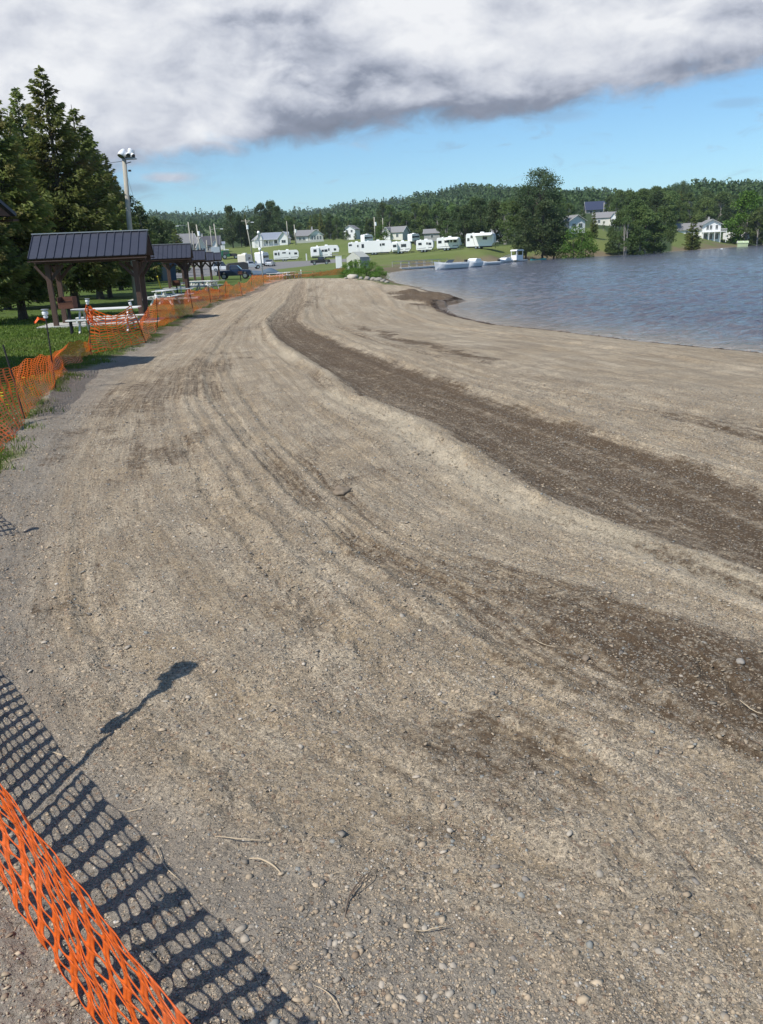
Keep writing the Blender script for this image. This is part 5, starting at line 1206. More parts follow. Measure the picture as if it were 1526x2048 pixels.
upole(1222, 470, 402, 'slim pole at the right end of the dark blue roof', .45, 0, 0, 0, 0)
x, y, z = site(523, 122, 545, 'light pole'); h = EYE + math.tan(elev(521, 465)) * 122 - z
e = empty('light_pole', (x, y, z), 0, 'dark thin pole with two white lamps on the lawn right of the blue pickup', 'lamp pole')
mb = MB(); mb.tube([(0, 0, -.3), (-.15, 0, h)], [.10, .07], 8); mb.build('pole', M['steel'], e)
for zz, s_ in ((h, .22), (h * .62, .24)): mb = MB(); mb.tube([(-.1, -.12, zz - .25), (-.1, -.12, zz), (-.1, -.12, zz + .2)], [s_ * .6, s_, s_ * .5], 10); mb.build('lamp', M['lampwhite'], e)
mb = MB(); mb.bar((-.7, 0, h * .82), (.45, 0, h * .82), .07); mb.build('crossarm', M['steel'], e)

# ---------------------------------------------------------------- houses
def window(e, cx, cz, w_, h_, yf, side=0):
    """window with proud frame on the front (local -y) wall at y = yf, or on an x wall when side is not 0"""
    if side == 0:
        fr = MB(); fr.box(cx - w_ / 2 - .09, cx + w_ / 2 + .09, yf - .05, yf - .003, cz - h_ / 2 - .09, cz + h_ / 2 + .09); f = fr.build('window', M['white'], e)
        g_ = MB()
        for s in (-1, 1): g_.box(cx + s * w_ / 4 - w_ / 4 + .03, cx + s * w_ / 4 + w_ / 4 - .03, yf - .07, yf - .052, cz - h_ / 2, cz + h_ / 2)
        g_.build('pane', M['glass'], f)
    else:
        fr = MB(); fr.box(yf + side * .003, yf + side * .05, cx - w_ / 2 - .09, cx + w_ / 2 + .09, cz - h_ / 2 - .09, cz + h_ / 2 + .09); f = fr.build('window', M['white'], e)
        g_ = MB(); g_.box(yf + side * .052, yf + side * .07, cx - w_ / 2, cx + w_ / 2, cz - h_ / 2, cz + h_ / 2); g_.build('pane', M['glass'], f)
def gabled(e, x0, x1, y0, y1, zw, zr, wall, roof, axis='x', ov=.45, z0=-1.0):
    """walls up to zw with gables to zr; ridge along the given axis"""
    mb = MB(); th_ = .14
    if axis == 'x':
        mid = (y0 + y1) / 2; mb.add([(x0, y0, z0), (x0, y1, z0), (x0, y1, zw), (x0, mid, zr), (x0, y0, zw), (x1, y0, z0), (x1, y1, z0), (x1, y1, zw), (x1, mid, zr), (x1, y0, zw)], [(4, 3, 2, 1, 0), (5, 6, 7, 8, 9), (0, 5, 9, 4), (1, 2, 7, 6), (0, 1, 6, 5), (4, 9, 8, 3), (2, 3, 8, 7)])
        mb.build('wall', M[wall], e); mb = MB(); k = (zr - zw) / (mid - y0)
        mb.prism([(0, 0)] * 3, 0, 0) if False else None
        for s in (-1, 1):
            ye = mid + s * ((mid - y0) + ov); ze = zw - ov * k
            mb.add([(x0 - ov, mid, zr + .02), (x1 + ov, mid, zr + .02), (x1 + ov, ye, ze + .02), (x0 - ov, ye, ze + .02), (x0 - ov, mid, zr + th_ + .02), (x1 + ov, mid, zr + th_ + .02), (x1 + ov, ye, ze + th_ + .02), (x0 - ov, ye, ze + th_ + .02)], [(0, 1, 2, 3), (7, 6, 5, 4), (0, 4, 5, 1), (1, 5, 6, 2), (2, 6, 7, 3), (3, 7, 4, 0)])
        r_ = mb.build('roof', M[roof], e)
        mb = MB()
        for s in (-1, 1):
            for xx in (x0 - ov - .02, x1 + ov + .02):
                ye = mid + s * ((mid - y0) + ov); ze = zw - ov * k; mb.bar((xx, mid, zr + .06), (xx, ye, ze + .06), .05, .24)
        mb.build('trim', M['white'], r_)
    else:
        mid = (x0 + x1) / 2; mb.add([(x0, y0, z0), (x1, y0, z0), (x1, y0, zw), (mid, y0, zr), (x0, y0, zw), (x0, y1, z0), (x1, y1, z0), (x1, y1, zw), (mid, y1, zr), (x0, y1, zw)], [(0, 1, 2, 3, 4), (9, 8, 7, 6, 5), (0, 4, 9, 5), (1, 6, 7, 2), (0, 5, 6, 1), (4, 3, 8, 9), (3, 2, 7, 8)])
        mb.build('wall', M[wall], e); mb = MB(); k = (zr - zw) / (mid - x0)
        for s in (-1, 1):
            xe = mid + s * ((mid - x0) + ov); ze = zw - ov * k
            mb.add([(mid, y0 - ov, zr + .02), (mid, y1 + ov, zr + .02), (xe, y1 + ov, ze + .02), (xe, y0 - ov, ze + .02), (mid, y0 - ov, zr + th_ + .02), (mid, y1 + ov, zr + th_ + .02), (xe, y1 + ov, ze + th_ + .02), (xe, y0 - ov, ze + th_ + .02)], [(0, 1, 2, 3), (7, 6, 5, 4), (0, 4, 5, 1), (1, 5, 6, 2), (2, 6, 7, 3), (3, 7, 4, 0)])
        r_ = mb.build('roof', M[roof], e); mb = MB()
        for s in (-1, 1):
            xe = mid + s * ((mid - x0) + ov); ze = zw - ov * k; mb.bar((mid, y0 - ov - .02, zr + .06), (xe, y0 - ov - .02, ze + .06), .24, .05)
        mb.build('trim', M['white'], r_)
    return r_
def chimney(r_, x, y, z0, z1, m='concrete'):
    mb = MB(); mb.box(x - .3, x + .3, y - .3, y + .3, z0, z1); mb.box(x - .36, x + .36, y - .36, y + .36, z1, z1 + .12); mb.build('chimney', M[m], r_)
def door(e, cx, yf, z0=0.0, m='white', w_=.95, h_=2.1):
    mb = MB(); mb.box(cx - w_ / 2, cx + w_ / 2, yf - .06, yf - .003, z0, z0 + h_); d_ = mb.build('door', M[m], e); mb = MB(); mb.box(cx + w_ * .32, cx + w_ * .42, yf - .11, yf - .062, z0 + .95, z0 + 1.05); mb.build('handle', M['steel'], d_)
def hsite(px, r, py, name, label, rot=0.0, cat='house', group=None, h0=0.0):
    x, y, z = site(px, r, py, name); return empty(name, (x, y, z + h0), -az_of(px) + rad(rot), label, cat, group)
# white house with porch
e = hsite(548, 330, 487, 'white_house', 'white house with pale grey roof and front porch beside the leaning pole', -8)
gabled(e, -4.0, 5.6, 0, 7, 2.7, 4.8, 'white', 'greige_roof' if False else 'shingle_p' if False else 'alum', 'x'); gabled(e, -5.6, -3.9, -1.2, 6, 3.0, 4.6, 'white', 'alum', 'y', .3)
r_ = gabled(e, 2.6, 6.2, -1.5, 6.9, 2.8, 4.9, 'white', 'alum', 'y', .35)
mb = MB(); mb.box(-3.6, 2.6, -1.9, -.01, -.6, .05); mb.build('porch_floor', M['greige'], e)
mb = MB(); mb.add([(-3.7, -2.0, 2.15), (2.5, -2.0, 2.15), (2.5, .2, 2.75), (-3.7, .2, 2.75), (-3.7, -2.0, 2.25), (2.5, -2.0, 2.25), (2.5, .2, 2.85), (-3.7, .2, 2.85)], [(0, 3, 2, 1), (4, 5, 6, 7), (0, 1, 5, 4), (1, 2, 6, 5), (2, 3, 7, 6), (3, 0, 4, 7)]); mb.build('porch_roof', M['alum'], e)
for xx in (-3.4, -1.4, .6, 2.3): mb = MB(); mb.box(xx - .08, xx + .08, -1.85, -1.7, .05, 2.2); mb.build('porch_post', M['white'], e)
window(e, -1.9, 1.4, 1.3, 1.1, 0); window(e, 1.2, 1.4, 1.1, 1.1, 0); door(e, -.3, 0, .05); window(e, 4.4, 1.4, 1.6, 1.0, -1.5)
e = hsite(529, 334, 490, 'white_garage', 'small white gabled building left of the white house with the porch', 10)
gabled(e, -3.4, 2.6, 0, 6, 2.7, 4.9, 'white', 'alum', 'y', .3); window(e, .6, 1.5, .9, 1.0, 0)
# grey bungalow
e = hsite(624, 332, 484, 'grey_bungalow', 'pale grey bungalow with white gabled front and veranda', 4)
gabled(e, -5.6, 3.0, 1.5, 8, 2.6, 4.6, 'greige', 'shingle', 'x'); r_ = gabled(e, -.6, 4.8, -1.0, 7, 2.7, 4.6, 'greige', 'shingle', 'y', .5); chimney(r_, 1, 5, 3.8, 5.8)
mb = MB(); mb.add([(-.7, -1.06, 2.75), (4.9, -1.06, 2.75), (2.1, -1.06, 4.55), (-.7, -1.02, 2.75), (4.9, -1.02, 2.75), (2.1, -1.02, 4.55)], [(0, 1, 2), (5, 4, 3), (0, 3, 4, 1), (1, 4, 5, 2), (2, 5, 3, 0)]); mb.build('gable_board', M['white'], e)
for cx in (.5, 1.5, 2.6, 3.7): window(e, cx, 1.6, .7, 1.3, -1.0)
window(e, -4.2, 1.5, .8, 1.0, 1.5); window(e, -2.6, 1.5, .8, 1.0, 1.5); door(e, -1.4, 1.5)
mb = MB(); mb.box(-5.8, 5.0, -1.5, -1.02, -.5, .55); mb.build('veranda_rail', M['greige'], e)
# far left houses behind the shelters
e = hsite(381, 300, 495, 'grey_house', 'large grey house with tall hipped roof behind the left utility poles', 15)
gabled(e, -4.2, 3.2, 0, 9, 4.0, 7.4, 'grey', 'shingle', 'x'); gabled(e, 2.2, 5.6, -1.2, 8, 3.0, 6.0, 'cream', 'shingle', 'y', .3)
for cx in (3.0, 4.0, 5.0): window(e, cx, 1.6, .7, 1.6, -1.2)
window(e, -2.6, 1.7, 1.2, 1.2, 0); window(e, .2, 1.7, 1.2, 1.2, 0); window(e, -1.2, 4.4 - .8, 1.0, .7, 0)
e = hsite(413, 312, 492, 'dark_roofed_house', 'house with dark roof and white dormer between the left utility poles', -5)
r_ = gabled(e, -4.6, 5.0, 0, 8, 2.9, 5.8, 'grey', 'shingle_d', 'x'); gabled(e, 2.8, 4.6, -.6, 3, 3.0, 4.4, 'white', 'shingle_d', 'y', .2); chimney(r_, -1, 4, 5, 6.7)
for cx in (-3.2, -1.2, 1.0): window(e, cx, 1.5, .8, 1.2, 0)
door(e, 3.7, -.6)
e = hsite(446, 330, 488, 'white_shed', 'small white shed seen between the pole pair and the dark pines', 0)
gabled(e, -1.2, 1.2, 0, 3, 2.0, 2.8, 'white', 'alum', 'x', .2); door(e, 0, 0)
e = hsite(701, 340, 480, 'hidden_white_house', 'white house half hidden by leafy trees above the canvas shelter', -20)
r_ = gabled(e, -2.4, 2.4, 0, 6, 3.9, 5.4, 'white', 'shingle', 'y', .3, z0=-2.0)
window(e, -.9, 3.2, .8, .9, 0); window(e, 1.0, 3.2, .8, .9, 0); window(e, 0, 1.4, 1.0, 1.2, 0)
e = hsite(788, 318, 478, 'gabled_white_house', 'white gabled house with grey roof right of the small bright round tree', -25)
gabled(e, -4.4, 3.8, 0, 6, 2.7, 4.6, 'cream', 'shingle', 'x', .4); gabled(e, -3.6, -.8, -1.2, 5, 2.6, 4.4, 'white', 'shingle', 'y', .3)
window(e, 1.6, 1.5, 1.0, 1.1, 0); window(e, -2.2, 1.5, .9, 1.1, -1.2)
e = hsite(868, 300, 476, 'grey_cabin', 'grey cabin with open porch at its right end, above the lower campers', -6)
r_ = gabled(e, -3.4, 2.2, 0, 5, 2.7, 4.0, 'grey', 'shingle', 'x', .4); mb = MB(); mb.box(2.2, 4.4, -.2, 4.6, -.8, .1); mb.build('porch_floor', M['greige'], e)
mb = MB(); mb.box(2.1, 4.3, -.3, -.18, .1, 1.0); mb.build('porch_rail', M['grey'], e)
mb = MB(); mb.box(2.35, 4.6, -.4, 5.2, 2.75, 2.9); mb.build('porch_roof', M['shingle'], e)
for xx in (3.3, 4.3): mb = MB(); mb.box(xx - .06, xx + .06, -.1, .02, .1, 2.74); mb.build('porch_post', M['grey'], e)
window(e, -.6, 1.6, 1.1, .9, 0)
for px, r, lab in ((907, 262, 'white cottage wall showing behind the bare dark trunks'), (1003, 262, 'small pale cottage half hidden by trees behind the large awning camper')):
    e = hsite(px, r, None, 'cottage', lab, 10); gabled(e, -2.6, 2.6, 0, 5, 2.5, 3.8, 'white', 'shingle', 'x', .3); window(e, -1.2, 1.4, .9, 1.0, 0); door(e, 1.2, 0)
# right shore
e = hsite(1153, 238, 466, 'white_cottage', 'white cottage with gabled end and two windows above the willows', 28)
gabled(e, -2.4, 2.4, 0, 7, 3.3, 4.7, 'white', 'shingle', 'y', .4); window(e, -.95, 2.1, 1.1, 1.0, 0); window(e, .95, 2.1, 1.1, 1.0, 0)
mb = MB(); mb.add([(-4.6, 1, -.2), (-2.42, 1, -.2), (-2.42, 1, 1.7), (-4.6, 1, .7), (-4.6, 4.8, -.2), (-2.42, 4.8, -.2), (-2.42, 4.8, 1.7), (-4.6, 4.8, .7)], [(0, 1, 2, 3), (7, 6, 5, 4), (0, 4, 5, 1), (1, 5, 6, 2), (2, 6, 7, 3), (3, 7, 4, 0)]); mb.build('side_annex', M['white'], e)
e = hsite(1208, 300, 462, 'long_white_house', 'long low pale house behind the thin tree on the meadow', 0)
gabled(e, -4.0, 4.2, 0, 6, 2.5, 4.2, 'cream', 'shingle', 'x', .3); gabled(e, 1.9, 3.6, -.8, 3, 2.7, 3.8, 'white', 'shingle', 'y', .2); window(e, -2, 1.4, .9, 1, 0); door(e, 2.75, -.8)
e = hsite(1203, 500, 434, 'hilltop_building', 'large building with dark blue roof on top of the wooded slope', 5, 'building')
gabled(e, -9.0, 9.0, 0, 12, 4.8, 9.0, 'grey', 'navy', 'x', .8, z0=-6); gabled(e, 1.0, 8.4, -3.5, 2, 1.6, 3.0, 'white', 'shingle', 'x', .4, z0=-6)
for cx in (-6.5, -3.5, -1.0, 2.5, 5.5): window(e, cx, 3.2, 1.5, 1.3, 0)
mb = MB(); mb.box(.5, 9.0, -5.0, -3.6, -.3, -.1); mb.box(.5, 9.0, -5.05, -4.95, -.1, .8); mb.build('deck', M['white'], e)
e = hsite(1417, 318, 462, 'two_storey_house', 'white two storey house with balcony and wide gable facing the lake', 12)
r_ = gabled(e, -2.2, 3.8, 0, 9, 5.1, 6.7, 'white', 'shingle', 'y', .6); gabled(e, -10.5, -1.6, 2.0, 8, 3.8, 5.8, 'white', 'shingle', 'x', .5)
for cx in (-.6, .5, 2.4): window(e, cx, 4.0, .8, 1.5, 0)
mb = MB(); mb.box(-2.4, 5.4, -2.0, -.01, 2.45, 2.65); b_ = mb.build('balcony', M['white'], e)
mb = MB(); mb.box(-2.4, 5.4, -2.0, -1.94, 3.45, 3.52)
for k in range(40): xx = -2.4 + k * .2; mb.box(xx, xx + .05, -1.99, -1.95, 2.66, 3.45)
mb.build('railing', M['white'], b_)
for xx in (-2.3, -.4, 1.5, 3.4, 5.3): mb = MB(); mb.box(xx - .09, xx + .09, -1.98, -1.8, -1, 2.44); mb.build('post', M['white'], e)
for cx in (-1.3, .5, 2.4): window(e, cx, 1.1, 1.4, 1.9, 0)
window(e, -4.0, 2.6, 1.0, 1.1, 2.0); window(e, -7.0, 2.6, 1.0, 1.1, 2.0); chimney(r_, .8, 6, 5.6, 7.6)
for px, r, py, lab in ((1482, 300, 462, 'pale green garden shed on the right lawn, left one'), (1492, 303, 459, 'pale green garden shed on the right lawn, right one')):
    e = hsite(px, r, py, 'garden_shed', lab, 10, 'shed'); gabled(e, -.8, .8, 0, 1.6, 1.5, 2.0, 'pgreen', 'pgreen', 'x', .12, z0=-.4); door(e, 0, 0, 0, 'pgreen', .7, 1.3)
e = hsite(273, 127, 558, 'low_pink_building', 'low pinkish building with white pillars behind the tree trunks', 4, 'building')
gabled(e, -4.2, 4.4, 0, 5, 2.3, 3.1, 'pink', 'shingle', 'x', .4)
for xx in (-3.9, .2, 2.2, 4.2): mb = MB(); mb.box(xx - .12, xx + .12, -.10, -.003, -.2, 2.3); mb.build('pillar', M['white'], e)
mb = MB(); mb.box(2.6, 3.9, -.08, -.004, 0, 2.1); mb.build('door', M['blue'], e)
e = hsite(323, 120, 556, 'blue_shed', 'blue grey shed wall right of the low pink building', 0, 'shed'); gabled(e, -1.8, 1.8, 0, 3, 2.0, 2.7, 'blue', 'shingle_d', 'x', .2); mb = MB(); mb.box(-1.9, -1.7, -.10, -.003, -.2, 2.0); mb.build('pillar', M['white'], e); door(e, .4, 0, 0, 'grey')
# information board on the left lot
x, y, z = site(433, 150); e = empty('notice_board', (x, y, z), 0, 'grey square board on posts above the last shelter roof', 'sign'); mb = MB(); mb.box(-.75, .75, -.04, .04, 3.3, 4.6); mb.build('panel', M['alum'], e)
for s in (-1, 1): mb = MB(); mb.box(s * .6 - .05, s * .6 + .05, .045, .13, -.3, 4.5); mb.build('post', M['steel'], e)

# ---------------------------------------------------------------- vehicles
def wheel(e, x, y, r, w_, name='wheel'):
    s = -1 if y < 0 else 1
    o = empty(name, (x, y, r)); o.parent = e; 
    mb = MB(); mb.disc((0, 0), r, -w_ / 2, w_ / 2, 22); t_ = mb.build('tyre', M['tyre'], o, bevel=.03)
    mb = MB(); mb.disc((0, 0), r * .60, s * w_ / 2 - .01 if s > 0 else -w_ / 2 - .012, s * w_ / 2 + .012 if s > 0 else -w_ / 2 + .01, 16); mb.build('rim', M['chrome'], o)
def veh(px, r, py, name, rot, label, cat, group=None):
    x, y, z = site(px, r, py, name); return empty(name, (x, y, z + .02), -az_of(px) + rad(rot), label, cat, group)
def body_prism(e, name, prof, w_, m, bevel=.04, taper=None):
    mb = MB(); mb.prism(prof, -w_ / 2, w_ / 2); 
    if taper:
        zt, k = taper; mb.v = [(x, y * (1 - k * max(0, (z - zt))), z) for x, y, z in mb.v]
    return mb.build(name, M[m], e, bevel=bevel)
def pickup(px, r, py, rot, paint, label, L=5.2):
    e = veh(px, r, py, 'pickup_truck', rot, label, 'pickup truck'); s = L / 5.2
    def arch(cx, R=.44): return [(cx - R * math.cos(t), .42 + R * math.sin(t)) for t in np.linspace(0.0, math.pi, 9)]
    f = [(-2.55, .50)] + arch(-1.55) + arch(1.62) + [(2.55, .48), (2.60, .70), (2.56, .98), (2.35, 1.08), (1.10, 1.16), (-.55, 1.16), (-.55, 1.10), (-2.55, 1.10)]
    b = body_prism(e, 'body', [(x * s, z) for x, z in f], 1.85, paint, .035, (1.0, .25))
    c = body_prism(e, 'cab', [(x * s, z) for x, z in [(-.62, 1.14), (1.12, 1.14), (.45, 1.72), (-.40, 1.76), (-.60, 1.70)]], 1.66, paint, .05, (1.14, .28))
    for s_ in (-1, 1):
        mb = MB(); yy = s_ * .80; P_ = [(-.45, 1.20), (.88, 1.20), (.42, 1.63), (-.36, 1.66)]
        vs = [(x * s, s_ * (.83 * (1 - .28 * (z - 1.14)) + .006), z) for x, z in P_]; vi = [(x * s, s_ * (.83 * (1 - .28 * (z - 1.14)) + .014), z) for x, z in P_]
        mb.add(vs + vi, [(0, 1, 2, 3), (7, 6, 5, 4), (0, 4, 5, 1), (1, 5, 6, 2), (2, 6, 7, 3), (3, 7, 4, 0)]); mb.build('side_window', M['glass'], c)
    mb = MB(); mb.add([(1.06 * s, -.72, 1.20), (1.06 * s, .72, 1.20), (.50 * s, .62, 1.68), (.50 * s, -.62, 1.68), (1.09 * s, -.72, 1.21), (1.09 * s, .72, 1.21), (.53 * s, .62, 1.69), (.53 * s, -.62, 1.69)], [(0, 3, 2, 1), (4, 5, 6, 7), (0, 1, 5, 4), (1, 2, 6, 5), (2, 3, 7, 6), (3, 0, 4, 7)]); mb.build('windscreen', M['glass'], c)
    for s_ in (-1, 1):
        mb = MB(); mb.box(2.55 * s, 2.62 * s, s_ * .70 - .16, s_ * .70 + .16, .72, .90); mb.build('headlight', M['lampwhite'], e)
        mb = MB(); mb.bar((.80 * s, s_ * .92, 1.22), (.80 * s, s_ * 1.06, 1.22), .12, .16); mb.build('mirror', M['black'], e)
    mb = MB(); mb.box(2.56 * s, 2.70 * s, -.9, .9, .40, .58); mb.build('bumper', M['black'], e)
    mb = MB(); mb.box(-2.70 * s, -2.56 * s, -.85, .85, .45, .60); mb.build('bumper', M['chrome'], e)
    for xx in (-1.55, 1.62):
        for yy in (-.80, .80): wheel(e, xx * s, yy, .39, .26)
    return e
pickup(467, 112, 558, -6, 'truckblue', 'dark blue pickup truck parked on the grass by the last shelter', 4.5)
pickup(499, 190, 538, 12, 'silver', 'white pickup truck parked beside the beige camper trailer', 5.2)
pickup(640, 196, 534, 0, 'black', 'black pickup truck on the road in front of the white fifth wheel camper', 4.6)
def carr(px, r, py, rot, paint, label, tall=1.65, L=4.5, name='parked_car'):
    e = veh(px, r, py, name, rot, label, 'car')
    body_prism(e, 'body', [(-L / 2, .35), (L / 2, .35), (L / 2 + .03, .65), (L / 2 - .1, .92), (L * .22, 1.02), (-L * .46, 1.05), (-L / 2, .8)], 1.8, paint, .06)
    c = body_prism(e, 'cabin', [(-L * .45, 1.03), (L * .21, 1.01), (L * .06, tall - .05), (-L * .36, tall)], 1.62, 'glass', .05, (1.0, .25))
    mb = MB(); mb.box(-L * .37, L * .07, -.66, .66, tall - .03, tall + .03); mb.build('roof', M[paint], e, bevel=.02)
    for s_ in (-1, 1): mb = MB(); mb.box(-L / 2 - .02, -L / 2 + .05, s_ * .7 - .12, s_ * .7 + .12, .7, .92); mb.build('tail_light', M['rust'], e)
    for xx in (-L * .29, L * .30):
        for yy in (-.8, .8): wheel(e, xx, yy, .33, .22)
carr(540, 212, 528, 80, 'silver', 'silver car seen from behind, left of the white striped camper', 1.6)
carr(443, 178, 532, 0, 'carwhite', 'white van half hidden behind the last shelter and the blue pickup', 2.0, 4.6, 'parked_van')
# dark camper shell behind the blue pickup
e = veh(473, 150, 540, 'covered_trailer', 5, 'dark grey covered trailer behind the blue pickup', 'trailer'); body_prism(e, 'cover', [(-1.9, .5), (1.9, .5), (1.9, 1.7), (1.2, 1.95), (-1.5, 1.8), (-1.9, 1.4)], 1.9, 'dark', .1)
for yy in (-.9, .9): wheel(e, 0, yy, .33, .2)

def camper(px, r, py, L, H_, rot, label, style='stripe', awning=False, group='campers parked on the lake shore', skin='rv', win=None, slide=None, slope_front=.5, wedge=False):
    x, y, z = site(px, r, py, 'camper'); e = empty('camper_trailer', (x, y, z), -az_of(px) + rad(rot), label, 'camper', group)
    h0 = .55; Wd = 2.4; hl = L / 2
    prof = [(-hl + .15, h0), (hl - slope_front, h0), (hl, h0 + H_ * .25), (hl, h0 + H_ * .72), (hl - .25, h0 + H_ * .92), (hl - .6, h0 + H_), (-hl + .25, h0 + H_), (-hl, h0 + H_ * .9), (-hl, h0 + .15)]
    if wedge: prof = [(-hl + .15, h0), (hl - 2.2, h0), (hl - 2.1, h0 + H_ * .35), (hl - .1, h0 + H_ * .38), (hl, h0 + H_ * .7), (hl - .5, h0 + H_), (hl - 2.4, h0 + H_ * 1.02), (-hl + .25, h0 + H_ * .92), (-hl, h0 + H_ * .85), (-hl, h0 + .15)]
    body_prism(e, 'body', prof, Wd, skin, .07)
    yf = -Wd / 2
    for k, (cx, cz, w_, hh) in enumerate(win or [(-hl * .72, .60, .8, .55), (-hl * .1, .62, 1.1, .45), (hl * .62, .62, .7, .5)]):
        fr = MB(); fr.box(cx - w_ / 2 - .05, cx + w_ / 2 + .05, yf - .03, yf - .002, h0 + H_ * cz - hh / 2 - .05, h0 + H_ * cz + hh / 2 + .05); f = fr.build('window', M['rvgrey'], e)
        g_ = MB(); g_.box(cx - w_ / 2, cx + w_ / 2, yf - .045, yf - .031, h0 + H_ * cz - hh / 2, h0 + H_ * cz + hh / 2); g_.build('pane', M['glass'], f)
    mb = MB(); dx = hl * .28; mb.box(dx - .33, dx + .33, yf - .035, yf - .002, h0 + .12, h0 + H_ * .84); d_ = mb.build('door', M[skin], e); mb = MB(); mb.box(dx - .2, dx + .2, yf - .05, yf - .036, h0 + H_ * .52, h0 + H_ * .74); mb.build('pane', M['glass'], d_)
    if style == 'stripe': mb = MB(); mb.add([(-hl + .2, yf - .008, h0 + .30), (hl - .3, yf - .008, h0 + .45), (hl - .3, yf - .008, h0 + .70), (-hl + .2, yf - .008, h0 + .38), (-hl + .2, yf - .001, h0 + .30), (hl - .3, yf - .001, h0 + .45), (hl - .3, yf - .001, h0 + .70), (-hl + .2, yf - .001, h0 + .38)], [(0, 1, 2, 3), (7, 6, 5, 4), (0, 4, 5, 1), (1, 5, 6, 2), (2, 6, 7, 3), (3, 7, 4, 0)]); mb.build('stripe', M['rvgrey'], e)
    mb = MB(); mb.box(-hl + .3, hl - .9, -Wd / 2 + .1, Wd / 2 - .1, .28, h0); mb.build('chassis', M['black'], e)
    mb = MB(); mb.prism([(-.45, h0 + H_), (.45, h0 + H_), (.35, h0 + H_ + .28), (-.35, h0 + H_ + .28)], -.4, .4); o = mb.build('air_conditioner', M['white'], e, bevel=.03); o.location.x = hl * .1
    mb = MB(); mb.box(-hl * .55 - .2, -hl * .55 + .2, -.2, .2, h0 + H_ * (.92 if wedge else 1), h0 + H_ + .14); mb.build('roof_vent', M['white'], e)
    for xx in (-.45, .40):
        for yy in (-Wd / 2 + .12, Wd / 2 - .12): wheel(e, xx - hl * .15, yy, .34, .2)
    mb = MB(); mb.bar((hl - .6, 0, .45), (hl + (.2 if wedge else .9), 0, .45), .12); mb.bar((hl + .1, 0, .0), (hl + .1, 0, .5), .08); mb.build('hitch', M['black'], e)
    if slide: x0, x1 = slide; mb = MB(); mb.box(x0, x1, yf - .75, yf - .003, h0 + .35, h0 + H_ * .86); s_ = mb.build('slide_out', M['rv'], e, bevel=.03); mb = MB(); mb.box((x0 + x1) / 2 - .45, (x0 + x1) / 2 + .45, yf - .775, yf - .752, h0 + H_ * .45, h0 + H_ * .7); mb.build('pane', M['glass'], s_)
    if awning:
        a0, a1 = awning; mb = MB(); y2 = yf - 2.3; zt = h0 + H_ * .95; mb.add([(a0, yf, zt), (a1, yf, zt), (a1, y2, zt - .45), (a0, y2, zt - .45), (a0, yf, zt + .03), (a1, yf, zt + .03), (a1, y2, zt - .42), (a0, y2, zt - .42)], [(0, 3, 2, 1), (4, 5, 6, 7), (0, 1, 5, 4), (1, 2, 6, 5), (2, 3, 7, 6), (3, 0, 4, 7)]); mb.build('awning', M['rv'], e)
        for xx in (a0 + .05, a1 - .05): mb = MB(); mb.bar((xx, y2 + .03, zt - .45), (xx, yf - .1, h0 + .3), .05); mb.build('awning_arm', M['alum'], e)
    return e
camper(573, 258, 522, 7.6, 2.6, -2, 'long white camper with dark stripe and round nosed ends, left on the road side', win=[(-3.1, .62, .7, .6), (-2.2, .62, .35, .8), (-.6, .72, 1.0, .28), (2.9, .6, .8, .5)])
camper(490, 214, 524, 3.0, 2.6, 55, 'beige boxy camper seen from behind, left of the white pickup', skin='rvbeige', style='', slope_front=.2, win=[(0, .6, .5, .5)])
camper(524, 216, 526, 3.2, 2.8, 62, 'camper with white end and dark shaded side between thin lamp pole and silver car', style='', slope_front=.3)
camper(651, 243, 512, 8.2, 3.0, -4, 'long white camper with white box end behind the black pickup', wedge=True, slide=(-3.9, -1.6), win=[(-.6, .55, .6, .5), (.3, .55, .8, .6), (2.9, .62, .6, .5)])
camper(713, 236, 512, 4.2, 2.8, -5, 'white camper mostly hidden behind the canvas shelter', style='', win=[(-1.5, .75, .8, .4)])
camper(754, 226, 509, 8.4, 3.0, -6, 'very long white camper with blue awning case, first from the left beyond the shrub', win=[(-3.6, .6, .6, .9), (1.9, .66, .7, .5)], style='', slide=None)
camper(804, 222, 504, 5.0, 2.5, -6, 'short camper with dark porch front between the very long one and the small grey one', win=[(-1.7, .6, .6, .8), (.6, .58, 1.3, .7)], slide=(-2.3, -1.0))
camper(851, 216, 501, 4.4, 2.4, -8, 'small camper with grey side and wooden step, third beyond the shrub', win=[(-1.2, .62, .8, .5), (1.3, .6, .7, .5)], style='stripe')
camper(898, 208, 498, 5.6, 2.5, -10, 'white camper with open awning casting deep shade, left of the two bare trunks', awning=(-.6, 2.6), style='stripe')
camper(962, 198, 496, 6.6, 2.9, -14, 'large white camper with long white awning, last one before the gangway', awning=(-1.2, 3.1), win=[(-2.7, .55, .45, .6), (-1.9, .75, .45, .5), (1.2, .6, 1.0, .6)], style='')
camper(735, 292, 480, 3.6, 2.7, 35, 'light grey camper on the upper road with dark side and blue box beside it', group='campers on the upper road')
camper(828, 288, 476, 3.4, 2.5, 40, 'small light camper on the upper road left of the grey cabin', group='campers on the upper road')
camper(1472, 336, 452, 9.0, 2.8, 4, 'white camper under the bright overhanging tree on the right', group='campers on the upper road', style='')
